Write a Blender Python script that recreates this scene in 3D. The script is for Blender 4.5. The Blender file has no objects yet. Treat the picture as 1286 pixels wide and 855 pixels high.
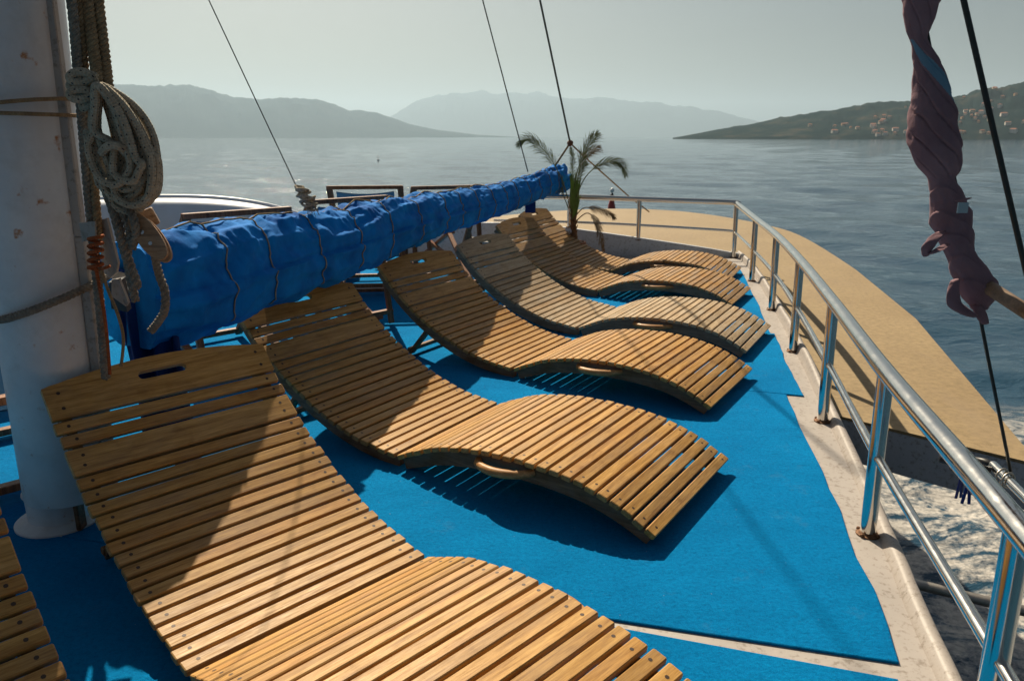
import bpy, bmesh, math, random
import numpy as np
from mathutils import Vector
C = bpy.context.scene.collection
scene = bpy.context.scene
R = math.radians
random.seed(7)
rng = np.random.default_rng(11)

# ---------------------------------------------------------------- camera
cam_d = bpy.data.cameras.new('camera')
cam = bpy.data.objects.new('camera', cam_d); C.objects.link(cam)
cam.location = (0, 0, 1.24)
cam.rotation_euler = (R(90 - 15.204), 0, 0)
cam_d.sensor_width = 36.0
cam_d.lens = 26.32
cam_d.clip_start = 0.02
cam_d.clip_end = 200000
cam_d.dof.use_dof = True
cam_d.dof.focus_distance = 2.4
cam_d.dof.aperture_fstop = 8.0
scene.camera = cam
# ---------------------------------------------------------------- light
SUN_AZ, SUN_EL = -20.0, 42.0
w = bpy.data.worlds.new('World'); scene.world = w; w.use_nodes = True
nt = w.node_tree; bg = nt.nodes['Background']
sky = nt.nodes.new('ShaderNodeTexSky'); sky.sky_type = 'NISHITA'; sky.sun_disc = False
sky.sun_elevation = R(SUN_EL); sky.sun_rotation = R(SUN_AZ)
sky.altitude = 0; sky.air_density = 1.0; sky.dust_density = 5.0; sky.ozone_density = 1.0
tint = nt.nodes.new('ShaderNodeMixRGB'); tint.blend_type = 'MULTIPLY'; tint.inputs[0].default_value = 1
tint.inputs[2].default_value = (0.88, 0.93, 0.96, 1)
nt.links.new(sky.outputs[0], tint.inputs[1]); nt.links.new(tint.outputs[0], bg.inputs[0])
bg.inputs[1].default_value = 0.025
sl = bpy.data.lights.new('sun', 'SUN'); sl.energy = 5.0; sl.angle = R(0.53); sl.color = (1.0, 0.87, 0.66)
so = bpy.data.objects.new('sun', sl); C.objects.link(so)
sdir = Vector((math.sin(R(SUN_AZ)) * math.cos(R(SUN_EL)), math.cos(R(SUN_AZ)) * math.cos(R(SUN_EL)), math.sin(R(SUN_EL))))
so.rotation_euler = sdir.to_track_quat('Z', 'Y').to_euler()
so.location = (-3, 12, 9)
vs = scene.view_settings
vs.view_transform = 'Standard'; vs.look = 'None'; vs.gamma = 1; vs.use_curve_mapping = False
vs.exposure = 0.72

# ---------------------------------------------------------------- materials
def mat(name): 
    m = bpy.data.materials.new(name); m.use_nodes = True
    t = m.node_tree; b = t.nodes['Principled BSDF']
    return m, t, b
def N(t, kind, **kw):
    n = t.nodes.new(kind)
    for k, v in kw.items():
        if k in ('inp',):
            for i, x in v.items(): n.inputs[i].default_value = x
        else: setattr(n, k, v)
    return n
def ramp(t, src, stops):
    r = t.nodes.new('ShaderNodeValToRGB'); e = r.color_ramp.elements
    while len(e) < len(stops): e.new(0.5)
    for el, (p, c) in zip(e, stops):
        el.position = p; el.color = (*c, 1) if len(c) == 3 else c
    t.links.new(src, r.inputs[0]); return r.outputs[0]
def coords(t, which='Object', scale=(1, 1, 1)):
    tc = t.nodes.new('ShaderNodeTexCoord'); mp = t.nodes.new('ShaderNodeMapping')
    mp.inputs['Scale'].default_value = scale
    t.links.new(tc.outputs[which], mp.inputs[0]); return mp.outputs[0]
def noise(t, vec, scale, detail=4, rough=0.55, dist=0.0):
    n = t.nodes.new('ShaderNodeTexNoise'); n.inputs['Scale'].default_value = scale
    n.inputs['Detail'].default_value = detail; n.inputs['Roughness'].default_value = rough
    n.inputs['Distortion'].default_value = dist
    t.links.new(vec, n.inputs['Vector']); return n.outputs['Fac']
def bump(t, b, h, strength, dist, prev=None):
    n = t.nodes.new('ShaderNodeBump'); n.inputs['Strength'].default_value = strength
    n.inputs['Distance'].default_value = dist
    t.links.new(h, n.inputs['Height'])
    if prev is not None: t.links.new(prev, n.inputs['Normal'])
    t.links.new(n.outputs[0], b.inputs['Normal']); return n.outputs[0]
def mixc(t, fac, a, c, mode='MIX'):
    m = t.nodes.new('ShaderNodeMixRGB'); m.blend_type = mode
    if isinstance(fac, (int, float)): m.inputs[0].default_value = fac
    else: t.links.new(fac, m.inputs[0])
    for i, x in ((1, a), (2, c)):
        if isinstance(x, tuple): m.inputs[i].default_value = (*x, 1)
        else: t.links.new(x, m.inputs[i])
    return m.outputs[0]
def math_n(t, op, a, c=0.0, d=None):
    m = t.nodes.new('ShaderNodeMath'); m.operation = op
    for i, x in ((0, a), (1, c), (2, d)):
        if x is None: continue
        if isinstance(x, (int, float)): m.inputs[i].default_value = x
        else: t.links.new(x, m.inputs[i])
    return m.outputs[0]

def wood(name, dark, mid, light, grey=(0.3, 0.27, 0.24), greyness=0.25, rough=0.55, axis='y'):
    m, t, b = mat(name)
    tc = t.nodes.new('ShaderNodeTexCoord'); geo = t.nodes.new('ShaderNodeNewGeometry')
    off = t.nodes.new('ShaderNodeVectorMath'); off.operation = 'ADD'
    sc = t.nodes.new('ShaderNodeVectorMath'); sc.operation = 'SCALE'
    cmb = t.nodes.new('ShaderNodeCombineXYZ')
    r = geo.outputs['Random Per Island']
    for i in range(3): t.links.new(r, cmb.inputs[i])
    t.links.new(cmb.outputs[0], sc.inputs[0]); sc.inputs['Scale'].default_value = 37.0
    t.links.new(tc.outputs['Object'], off.inputs[0]); t.links.new(sc.outputs[0], off.inputs[1])
    mp = t.nodes.new('ShaderNodeMapping')
    s = {'x': (1.6, 30, 30), 'y': (30, 1.6, 30), 'z': (30, 30, 1.6)}[axis]
    mp.inputs['Scale'].default_value = s
    t.links.new(off.outputs[0], mp.inputs[0]); v = mp.outputs[0]
    g1 = noise(t, v, 2.2, 6, 0.65, 0.35)
    g2 = noise(t, v, 9.0, 6, 0.7, 0.3)
    col = ramp(t, g1, [(0.28, dark), (0.5, mid), (0.72, light)])
    fine = ramp(t, g2, [(0.35, (0.55, 0.5, 0.45)), (0.6, (1.05, 1.05, 1.05))])
    col = mixc(t, 0.75, col, fine, 'MULTIPLY')
    # slat to slat colour
    rr = ramp(t, r, [(0.0, (0.72, 0.68, 0.62)), (0.35, (0.95, 0.93, 0.9)), (0.7, (1.08, 1.04, 1.0)), (1.0, (0.86, 0.74, 0.6))])
    col = mixc(t, 0.8, col, rr, 'MULTIPLY')
    # weathering in broad patches
    wn = noise(t, off.outputs[0], 4.5, 4, 0.6)
    wm = ramp(t, wn, [(0.42, (0, 0, 0)), (0.68, (greyness,) * 3)])
    col = mixc(t, wm, col, grey)
    # stains
    sn = noise(t, tc.outputs['Object'], 14, 3, 0.5)
    sm = ramp(t, sn, [(0.62, (1, 1, 1)), (0.8, (0.6, 0.52, 0.45))])
    col = mixc(t, 0.7, col, sm, 'MULTIPLY')
    t.links.new(col, b.inputs['Base Color'])
    rg = ramp(t, g2, [(0.3, (rough + 0.15,) * 3), (0.7, (rough - 0.08,) * 3)])
    t.links.new(rg, b.inputs['Roughness'])
    b.inputs['Specular IOR Level'].default_value = 0.22
    bump(t, b, g2, 0.35, 0.0012)
    return m
WD = dict(dark=(0.28, 0.135, 0.034), mid=(0.47, 0.262, 0.074), light=(0.62, 0.375, 0.128))
W_GOLD = wood('varnished_teak', **WD, greyness=0.15, rough=0.48)
W_PALE = wood('sun_bleached_teak', (0.27, 0.145, 0.05), (0.42, 0.245, 0.09), (0.54, 0.34, 0.14), greyness=0.45, rough=0.6)
W_GREY = wood('greyed_teak', (0.27, 0.19, 0.11), (0.44, 0.325, 0.20), (0.58, 0.46, 0.31), grey=(0.40, 0.35, 0.28), greyness=0.5, rough=0.7)
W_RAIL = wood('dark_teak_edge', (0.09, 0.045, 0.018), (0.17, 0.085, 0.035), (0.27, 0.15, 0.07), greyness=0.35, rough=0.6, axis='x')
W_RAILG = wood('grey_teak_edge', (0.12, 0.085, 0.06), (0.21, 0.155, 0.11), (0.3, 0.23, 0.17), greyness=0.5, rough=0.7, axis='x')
W_HAND = wood('worn_handle_wood', (0.25, 0.12, 0.04), (0.46, 0.24, 0.09), (0.62, 0.36, 0.15), greyness=0.1, rough=0.4, axis='x')
W_CHAIR = wood('red_brown_chair_wood', (0.10, 0.035, 0.014), (0.22, 0.085, 0.035), (0.34, 0.15, 0.07), greyness=0.15, rough=0.45, axis='z')
W_POLE = wood('weathered_pole_wood', (0.12, 0.06, 0.03), (0.24, 0.14, 0.07), (0.36, 0.22, 0.12), greyness=0.5, rough=0.6, axis='x')
W_BLOCK = wood('block_wood', (0.16, 0.08, 0.035), (0.36, 0.21, 0.11), (0.52, 0.36, 0.22), greyness=0.3, rough=0.5, axis='x')

def simple(name, col, rough=0.5, metal=0.0, nscale=0, var=0.2, bumpd=0.0, bscale=None, spec=0.5, which='Object'):
    m, t, b = mat(name)
    b.inputs['Roughness'].default_value = rough; b.inputs['Metallic'].default_value = metal
    b.inputs['Specular IOR Level'].default_value = spec
    v = coords(t, which)
    if nscale:
        n = noise(t, v, nscale, 5, 0.6)
        c = ramp(t, n, [(0.3, tuple(x * (1 - var) for x in col)), (0.7, tuple(min(1, x * (1 + var)) for x in col))])
        t.links.new(c, b.inputs['Base Color'])
    else: b.inputs['Base Color'].default_value = (*col, 1)
    if bumpd:
        bump(t, b, noise(t, v, bscale or nscale * 3, 5, 0.6), 0.6, bumpd)
    return m
M_SCREW = simple('rusty_screw', (0.05, 0.028, 0.018), 0.6, 0.3)
M_STEEL, t, b = mat('polished_steel')
b.inputs['Metallic'].default_value = 1; b.inputs['Base Color'].default_value = (0.66, 0.64, 0.60, 1)
v = coords(t, 'Object'); t.links.new(ramp(t, noise(t, v, 22, 5, 0.7), [(0.3, (0.10,) * 3), (0.75, (0.24,) * 3)]), b.inputs['Roughness'])
t.links.new(mixc(t, ramp(t, noise(t, v, 60, 4, 0.7), [(0.66, (0, 0, 0)), (0.74, (0.6,) * 3)]), (0.64, 0.62, 0.58), (0.26, 0.17, 0.11)), b.inputs['Base Color'])
bump(t, b, noise(t, v, 35, 3), 0.12, 0.0008)
M_DULLSTEEL = simple('dull_steel', (0.42, 0.38, 0.33), 0.4, 0.9, 20, 0.25)
M_RUST = simple('rusty_steel', (0.16, 0.08, 0.04), 0.7, 0.5, 60, 0.5, 0.001)
M_DARK = simple('black_painted_steel', (0.02, 0.019, 0.02), 0.45, 0, 8, 0.4)
M_WIRE = simple('wire_rope', (0.06, 0.065, 0.055), 0.5, 0.5, 200, 0.4)
M_STAY = simple('black_stay', (0.018, 0.022, 0.02), 0.45, 0.2, 120, 0.3)

# white deck paint with grit, chips and rust freckles
def white_paint(name, base=(0.62, 0.58, 0.53), rust=True, ns=3.0, rustcut=0.775, bstr=0.5):
    m, t, b = mat(name); v = coords(t, 'Object')
    n = noise(t, v, ns, 6, 0.65); c = ramp(t, n, [(0.3, tuple(x * 0.86 for x in base)), (0.65, base)])
    d = noise(t, v, 45, 4, 0.7); c = mixc(t, 0.8, c, ramp(t, d, [(0.34, (0.55, 0.5, 0.45)), (0.47, (1, 1, 1))]), 'MULTIPLY')
    cr = noise(t, v, 13, 6, 0.75, 1.2); c = mixc(t, ramp(t, cr, [(0.64, (0, 0, 0)), (0.74, (0.4,) * 3)]), c, tuple(x * 0.62 for x in base))
    if rust:
        rn = noise(t, v, 21, 3, 0.5); rm = ramp(t, rn, [(rustcut, (0, 0, 0)), (rustcut + 0.035, (1, 1, 1))])
        c = mixc(t, rm, c, (0.26, 0.11, 0.04))
    t.links.new(c, b.inputs['Base Color']); b.inputs['Roughness'].default_value = 0.5
    bump(t, b, noise(t, v, 70, 5, 0.7), bstr, 0.0012)
    return m
M_DECK = white_paint('white_deck_paint', (0.38, 0.34, 0.31))
M_KERB = white_paint('white_kerb_paint', (0.335, 0.295, 0.265), bstr=1.0)
M_BULK = white_paint('grey_white_bulkhead_paint', (0.46, 0.48, 0.52), rust=False)
M_DINGHY = simple('dinghy_gelcoat', (0.52, 0.56, 0.64), 0.4, 0, 2.5, 0.08)

m, t, b = mat('mast_paint'); v = coords(t, 'Object'); M_MAST = m
c = ramp(t, noise(t, v, 5, 6, 0.65), [(0.3, (0.50, 0.50, 0.52)), (0.65, (0.62, 0.61, 0.61))])
c = mixc(t, 0.5, c, ramp(t, noise(t, coords(t, 'Object', (1, 1, 1)), 9, 5, 0.7), [(0.32, (0.78, 0.74, 0.7)), (0.5, (1, 1, 1))]), 'MULTIPLY')
rm = ramp(t, noise(t, v, 15, 5, 0.6), [(0.625, (0, 0, 0)), (0.70, (1, 1, 1))])
c = mixc(t, rm, c, (0.36, 0.15, 0.05)); t.links.new(c, b.inputs['Base Color'])
b.inputs['Roughness'].default_value = 0.42; bump(t, b, noise(t, v, 25, 5, 0.65), 0.4, 0.002)

# blue carpet
m, t, b = mat('blue_carpet'); M_CARPET = m; v = coords(t, 'Object')
n1 = noise(t, v, 2.2, 5, 0.6); n2 = noise(t, v, 380, 3, 0.8); n3 = noise(t, coords(t, 'Object', (1, 9, 1)), 22, 4, 0.7)
c = ramp(t, n1, [(0.3, (0.0010, 0.190, 0.46)), (0.7, (0.0014, 0.25, 0.58))])
c = mixc(t, 0.7, c, ramp(t, n2, [(0.3, (0.6, 0.62, 0.66)), (0.65, (1.15, 1.15, 1.12))]), 'MULTIPLY')
n4 = noise(t, v, 75, 5, 0.8); c = mixc(t, 0.85, c, ramp(t, n4, [(0.33, (0.58, 0.66, 0.72)), (0.52, (1.0, 1.0, 1.0)), (0.7, (1.25, 1.18, 1.12))]), 'MULTIPLY')
c = mixc(t, 0.45, c, ramp(t, n3, [(0.35, (0.78, 0.8, 0.82)), (0.65, (1.08, 1.06, 1.04))]), 'MULTIPLY')
c = mixc(t, 0.55, c, ramp(t, noise(t, v, 0.75, 4, 0.6, 0.5), [(0.32, (0.62, 0.76, 0.84)), (0.6, (1.06, 1.04, 1.03))]), 'MULTIPLY')
c = mixc(t, ramp(t, noise(t, v, 5.5, 6, 0.75), [(0.58, (0, 0, 0)), (0.78, (0.22,) * 3)]), c, (0.12, 0.24, 0.33))
sp = ramp(t, noise(t, v, 95, 2, 0.4), [(0.765, (0, 0, 0)), (0.79, (0.5,) * 3)])
c = mixc(t, sp, c, (0.35, 0.42, 0.45)); t.links.new(c, b.inputs['Base Color'])
b.inputs['Roughness'].default_value = 1.0; b.inputs['Specular IOR Level'].default_value = 0.05
p = bump(t, b, n2, 0.9, 0.004); p = bump(t, b, n4, 0.8, 0.006, p); p = bump(t, b, noise(t, v, 7, 3), 0.5, 0.014, p); bump(t, b, noise(t, coords(t, 'Object', (0.8, 1.7, 1)), 2.2, 3, 0.5, 0.8), 0.4, 0.022, p)

# tan foredeck, non-skid paint
m, t, b = mat('tan_nonskid_paint'); M_TAN = m; v = coords(t, 'Object')
c = ramp(t, noise(t, v, 0.9, 6, 0.65), [(0.3, (0.235, 0.160, 0.074)), (0.7, (0.295, 0.210, 0.104))])
c = mixc(t, 0.9, c, ramp(t, noise(t, v, 24, 6, 0.8), [(0.32, (0.62, 0.60, 0.56)), (0.55, (1.0, 1.0, 1.0)), (0.72, (1.18, 1.16, 1.12))]), 'MULTIPLY')
c = mixc(t, ramp(t, noise(t, coords(t, 'Object', (1, 0.25, 1)), 3, 5, 0.7), [(0.55, (0, 0, 0)), (0.75, (0.6,) * 3)]), c, (0.24, 0.17, 0.10))
mp = t.nodes.new('ShaderNodeMapping'); mp.inputs['Rotation'].default_value = (0, 0, R(16.5)); t.links.new(v, mp.inputs[0])
wv = t.nodes.new('ShaderNodeTexWave'); wv.bands_direction = 'X'; wv.inputs['Scale'].default_value = 1.6; wv.inputs['Distortion'].default_value = 0.15; t.links.new(mp.outputs[0], wv.inputs['Vector'])
c = mixc(t, ramp(t, wv.outputs['Fac'], [(0.0, (0.06,) * 3), (0.03, (0, 0, 0))]), c, (0.12, 0.085, 0.05))
t.links.new(c, b.inputs['Base Color']); b.inputs['Roughness'].default_value = 0.75
bump(t, b, noise(t, v, 160, 3, 0.7), 0.6, 0.002)

# canvas
def canvas(name, c0, c1, rough=0.75, wr=26, bd=0.006, trans=0.0):
    m, t, b = mat(name); v = coords(t, 'Object')
    n = noise(t, v, 6, 5, 0.6); t.links.new(ramp(t, n, [(0.3, c0), (0.7, c1)]), b.inputs['Base Color'])
    b.inputs['Roughness'].default_value = rough; b.inputs['Specular IOR Level'].default_value = 0.12
    p = bump(t, b, noise(t, v, wr, 5, 0.6, 0.8), 0.6, bd)
    bump(t, b, noise(t, v, 600, 2), 0.25, 0.0006, p)
    return m
M_SAIL = canvas('blue_sail_canvas', (0.001, 0.090, 0.36), (0.001, 0.215, 0.66), rough=0.85)
M_SAILDK = canvas('navy_canvas', (0.002, 0.022, 0.12), (0.004, 0.035, 0.17), rough=0.7)
M_SHAWL = canvas('plum_cotton', (0.185, 0.110, 0.130), (0.26, 0.165, 0.185), rough=0.95, wr=34, bd=0.007)
M_STRIPE = canvas('slate_blue_cotton', (0.12, 0.22, 0.30), (0.16, 0.28, 0.37), rough=0.95, wr=40, bd=0.003)
M_SLING = canvas('grey_blue_sling', (0.10, 0.22, 0.34), (0.14, 0.29, 0.42), rough=0.9)
M_TAG = simple('pale_cloth_tag', (0.32, 0.42, 0.46), 0.9)

# rope: braided with flecks (uses UV: u metres along, v round)
def rope_mat(name, c0, c1, fleck=None, r=0.01):
    m, t, b = mat(name)
    uv = t.nodes.new('ShaderNodeUVMap'); sp = t.nodes.new('ShaderNodeSeparateXYZ'); t.links.new(uv.outputs[0], sp.inputs[0])
    u, v_ = sp.outputs[0], sp.outputs[1]
    a = math_n(t, 'SINE', math_n(t, 'ADD', math_n(t, 'MULTIPLY', u, 420), math_n(t, 'MULTIPLY', v_, 2 * math.pi * 4)))
    c_ = math_n(t, 'SINE', math_n(t, 'SUBTRACT', math_n(t, 'MULTIPLY', u, 420), math_n(t, 'MULTIPLY', v_, 2 * math.pi * 4)))
    h = math_n(t, 'MULTIPLY', a, c_)
    v = coords(t, 'Object'); n = noise(t, v, 40, 5, 0.7)
    col = ramp(t, n, [(0.3, c0), (0.7, c1)])
    hh = math_n(t, 'MULTIPLY_ADD', h, 0.5, 0.5)
    col = mixc(t, 0.45, col, ramp(t, hh, [(0.1, (0.6, 0.57, 0.52)), (0.6, (1, 1, 1))]), 'MULTIPLY')
    if fleck:
        fa = math_n(t, 'SINE', math_n(t, 'ADD', math_n(t, 'MULTIPLY', u, 130), math_n(t, 'MULTIPLY', v_, 2 * math.pi * 2)))
        fb = math_n(t, 'SINE', math_n(t, 'SUBTRACT', math_n(t, 'MULTIPLY', u, 130), math_n(t, 'MULTIPLY', v_, 2 * math.pi * 2)))
        f = math_n(t, 'GREATER_THAN', math_n(t, 'MULTIPLY', fa, fb), 0.89)
        col = mixc(t, f, col, fleck)
    t.links.new(col, b.inputs['Base Color']); b.inputs['Roughness'].default_value = 0.9
    b.inputs['Specular IOR Level'].default_value = 0.2
    bump(t, b, h, 0.7, 0.0015)
    return m
M_ROPE = rope_mat('flecked_rope', (0.28, 0.235, 0.17), (0.44, 0.38, 0.29), (0.02, 0.02, 0.03))
M_ROPEG = rope_mat('grey_rope', (0.15, 0.125, 0.10), (0.28, 0.24, 0.19))
M_ROPEB = rope_mat('tan_rope', (0.20, 0.13, 0.07), (0.36, 0.25, 0.14))
M_ORANGE = rope_mat('orange_cord', (0.26, 0.06, 0.02), (0.42, 0.12, 0.04))
M_TIE = rope_mat('sail_tie', (0.22, 0.20, 0.17), (0.36, 0.33, 0.28))

# ---------------------------------------------------------------- mesh builder
class MB:
    def __init__(s): s.v = []; s.f = []; s.m = []; s.uv = []
    def add(s, vs_, fs, mi=0, uvs=None):
        o = len(s.v); s.v += [tuple(map(float, x)) for x in vs_]
        for k, f in enumerate(fs):
            s.f.append([i + o for i in f]); s.m.append(mi)
            s.uv.append(uvs[k] if uvs else [(0, 0)] * len(f))
    def box(s, c, X, Y, Z, hx, hy, hz, ch=0.0, mi=0):
        """chamfered box with half sizes; long axis is Y"""
        c, X, Y, Z = map(np.array, (c, X, Y, Z))
        ch = min(ch, hx * .45, hz * .45)
        def ring(y, g):
            a, b_ = hx - g, hz - g; k = ch if ch > 0 else 0
            if k == 0: pts = [(-a, -b_), (a, -b_), (a, b_), (-a, b_)]
            else: pts = [(-a + k, -b_), (a - k, -b_), (a, -b_ + k), (a, b_ - k), (a - k, b_), (-a + k, b_), (-a, b_ - k), (-a, -b_ + k)]
            return [c + X * p + Z * q + Y * y for p, q in pts]
        if ch > 0: rs = [ring(-hy, ch * .7), ring(-hy + ch, 0), ring(hy - ch, 0), ring(hy, ch * .7)]
        else: rs = [ring(-hy, 0), ring(hy, 0)]
        n = len(rs[0]); V = [p for r_ in rs for p in r_]; F = []
        for k in range(len(rs) - 1):
            for i in range(n):
                j = (i + 1) % n; F.append([k * n + i, (k + 1) * n + i, (k + 1) * n + j, k * n + j])
        F.append(list(range(n))); F.append([(len(rs) - 1) * n + i for i in range(n)][::-1])
        s.add(V, F, mi)
    def abox(s, x0, y0, z0, x1, y1, z1, ch=0.0, mi=0):
        s.box(((x0 + x1) / 2, (y0 + y1) / 2, (z0 + z1) / 2), (1, 0, 0), (0, 1, 0), (0, 0, 1), abs(x1 - x0) / 2, abs(y1 - y0) / 2, abs(z1 - z0) / 2, ch, mi)
    def beam(s, p, q, wd, ht, up=(0, 0, 1), ch=0.003, mi=0):
        p, q, up = map(lambda a: np.array(a, float), (p, q, up)); Y = q - p; L = np.linalg.norm(Y); Y /= L
        X = np.cross(Y, up); X /= np.linalg.norm(X); Z = np.cross(X, Y)
        s.box((p + q) / 2, X, Y, Z, wd / 2, L / 2, ht / 2, ch, mi)
    def tube(s, pts, r, n=10, closed=False, caps=True, mi=0):
        P = np.array(pts, float); K = len(P)
        rr = np.full(K, r) if np.isscalar(r) else np.array(r, float)
        if closed: T = np.roll(P, -1, 0) - np.roll(P, 1, 0)
        else: T = np.gradient(P, axis=0)
        T /= np.linalg.norm(T, axis=1)[:, None] + 1e-12
        ref = np.array([0, 0, 1.0]) if abs(T[0][2]) < .9 else np.array([1.0, 0, 0])
        U = np.cross(T[0], ref); U /= np.linalg.norm(U); Us = [U]
        for k in range(1, K):
            U = Us[-1] - T[k] * (Us[-1] @ T[k]); U /= np.linalg.norm(U) + 1e-12; Us.append(U)
        Us = np.array(Us); Ws = np.cross(T, Us)
        ang = np.arange(n) * 2 * np.pi / n
        V = (P[:, None, :] + rr[:, None, None] * (np.cos(ang)[None, :, None] * Us[:, None, :] + np.sin(ang)[None, :, None] * Ws[:, None, :])).reshape(-1, 3)
        d = np.concatenate([[0], np.cumsum(np.linalg.norm(np.diff(P, axis=0), axis=1))])
        F = []; UV = []; rng_k = range(K if closed else K - 1)
        for k in rng_k:
            k2 = (k + 1) % K; d2 = d[k2] if k2 else d[k] + 0.01
            for i in range(n):
                j = (i + 1) % n; F.append([k * n + i, k * n + j, k2 * n + j, k2 * n + i])
                UV.append([(d[k], i / n), (d[k], (i + 1) / n), (d2, (i + 1) / n), (d2, i / n)])
        if caps and not closed:
            F.append(list(range(n))[::-1]); UV.append([(0, 0)] * n)
            F.append([(K - 1) * n + i for i in range(n)]); UV.append([(0, 0)] * n)
        s.add(V, F, mi, UV)
    def twisted(s, pts, r, pitch=0.05, strands=3, n=6, mi=0):
        P = resample(pts, max(8, int(plen(pts) / (pitch / 10)))); K = len(P)
        T = np.gradient(P, axis=0); T /= np.linalg.norm(T, axis=1)[:, None]
        ref = np.array([0, 1.0, 0.1]); U = np.cross(T, ref); U /= np.linalg.norm(U, axis=1)[:, None]; W = np.cross(T, U)
        d = np.concatenate([[0], np.cumsum(np.linalg.norm(np.diff(P, axis=0), axis=1))])
        for q in range(strands):
            a = d / pitch * 2 * np.pi + q * 2 * np.pi / strands
            S = P + r * .5 * (np.cos(a)[:, None] * U + np.sin(a)[:, None] * W)
            s.tube(S, r * .56, n, mi=mi)
    def lathe(s, prof, c=(0, 0, 0), n=24, mi=0, a0=0):
        c = np.array(c, float); K = len(prof); V = []
        for r_, z in prof:
            for i in range(n):
                a = a0 + i * 2 * math.pi / n; V.append(c + np.array([r_ * math.cos(a), r_ * math.sin(a), z]))
        F = []
        for k in range(K - 1):
            for i in range(n):
                j = (i + 1) % n; F.append([k * n + i, k * n + j, (k + 1) * n + j, (k + 1) * n + i])
        F.append(list(range(n))[::-1]); F.append([(K - 1) * n + i for i in range(n)])
        s.add(V, F, mi)
    def prism(s, poly, z0, z1, mi=0):
        n = len(poly); V = [(x, y, z0) for x, y in poly] + [(x, y, z1) for x, y in poly]
        F = [list(range(n))[::-1], [n + i for i in range(n)]] + [[i, (i + 1) % n, n + (i + 1) % n, n + i] for i in range(n)]
        s.add(V, F, mi)
    def grid(s, G, mi=0, closeu=False, closev=False, flip=False):
        A, B = G.shape[:2]; F = []
        for i in range(A if closeu else A - 1):
            for j in range(B if closev else B - 1):
                i2, j2 = (i + 1) % A, (j + 1) % B
                q = [i * B + j, i2 * B + j, i2 * B + j2, i * B + j2]
                F.append(q[::-1] if flip else q)
        s.add(G.reshape(-1, 3), F, mi)
    def build(s, name, mats, parent=None, smooth=False, angle=None):
        me = bpy.data.meshes.new(name); me.from_pydata(s.v, [], s.f)
        if not isinstance(mats, (list, tuple)): mats = [mats]
        for m_ in mats: me.materials.append(m_)
        me.polygons.foreach_set('material_index', s.m)
        uvl = me.uv_layers.new(name='UVMap')
        uvl.data.foreach_set('uv', [c for f in s.uv for p_ in f for c in p_])
        if smooth: me.polygons.foreach_set('use_smooth', [True] * len(me.polygons))
        me.update()
        if smooth and angle: me.set_sharp_from_angle(angle=R(angle))
        o = bpy.data.objects.new(name, me); C.objects.link(o)
        if parent: o.parent = parent
        return o
def plen(p): return float(np.sum(np.linalg.norm(np.diff(np.array(p, float), axis=0), axis=1)))
def resample(p, n):
    p = np.array(p, float); d = np.concatenate([[0], np.cumsum(np.linalg.norm(np.diff(p, axis=0), axis=1))])
    x = np.linspace(0, d[-1], n); return np.stack([np.interp(x, d, p[:, i]) for i in range(p.shape[1])], 1)
def spline(pts, n=12, closed=False):
    P = np.array(pts, float); K = len(P); out = []
    for i in range(K if closed else K - 1):
        if closed: p0, p1, p2, p3 = P[(i - 1) % K], P[i], P[(i + 1) % K], P[(i + 2) % K]
        else: p0, p1, p2, p3 = P[max(i - 1, 0)], P[i], P[i + 1], P[min(i + 2, K - 1)]
        for k in range(n):
            t_ = k / n; out.append(.5 * ((2 * p1) + (-p0 + p2) * t_ + (2 * p0 - 5 * p1 + 4 * p2 - p3) * t_ ** 2 + (-p0 + 3 * p1 - 3 * p2 + p3) * t_ ** 3))
    if not closed: out.append(P[-1])
    return np.array(out)
def tag(o, label=None, cat=None, group=None, kind=None):
    if label: o['label'] = label
    if cat: o['category'] = cat
    if group: o['group'] = group
    if kind: o['kind'] = kind
    return o
def empty(name, loc=(0, 0, 0), rz=0.0):
    o = bpy.data.objects.new(name, None); C.objects.link(o); o.location = loc; o.rotation_euler = (0, 0, rz)
    o.empty_display_size = 0.1
    return o
def sh(a, p):                       # ship frame: a metres forward along the keel line, p metres to starboard
    return (-1.15 + .284 * a + .959 * p, 2.5 + .959 * a - .284 * p)
# survey helpers: a sight line measured on the photograph met with a known depth (y) or height (z)
_F, _TH = 940.15, math.atan(255.5 / 940.15)
def _ray(px, py):
    a, b_ = (px - 643) / _F, -(py - 427.5) / _F
    return np.array([a, math.cos(_TH) + b_ * math.sin(_TH), -math.sin(_TH) + b_ * math.cos(_TH)])
def Qf(px, py, y): d = _ray(px, py); return np.array([0, 0, 1.24]) + d * (y / d[1])
def Gf(px, py, z): d = _ray(px, py); return np.array([0, 0, 1.24]) + d * ((z - 1.24) / d[2])
# vectorised value noise
_perm = rng.permutation(256); _val = rng.random(256)
def vnoise(x, y, z=0.0):
    x, y, z = np.broadcast_arrays(np.asarray(x, float), np.asarray(y, float), np.asarray(z, float))
    xi, yi, zi = np.floor(x).astype(int), np.floor(y).astype(int), np.floor(z).astype(int)
    fx, fy, fz = x - xi, y - yi, z - zi
    fx, fy, fz = [f * f * (3 - 2 * f) for f in (fx, fy, fz)]
    def h(a, b_, c_): return _val[_perm[(_perm[(_perm[a & 255] + b_) & 255] + c_) & 255]]
    def L(a, b_, t_): return a + (b_ - a) * t_
    return L(L(L(h(xi, yi, zi), h(xi + 1, yi, zi), fx), L(h(xi, yi + 1, zi), h(xi + 1, yi + 1, zi), fx), fy),
             L(L(h(xi, yi, zi + 1), h(xi + 1, yi, zi + 1), fx), L(h(xi, yi + 1, zi + 1), h(xi + 1, yi + 1, zi + 1), fx), fy), fz) * 2 - 1
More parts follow.
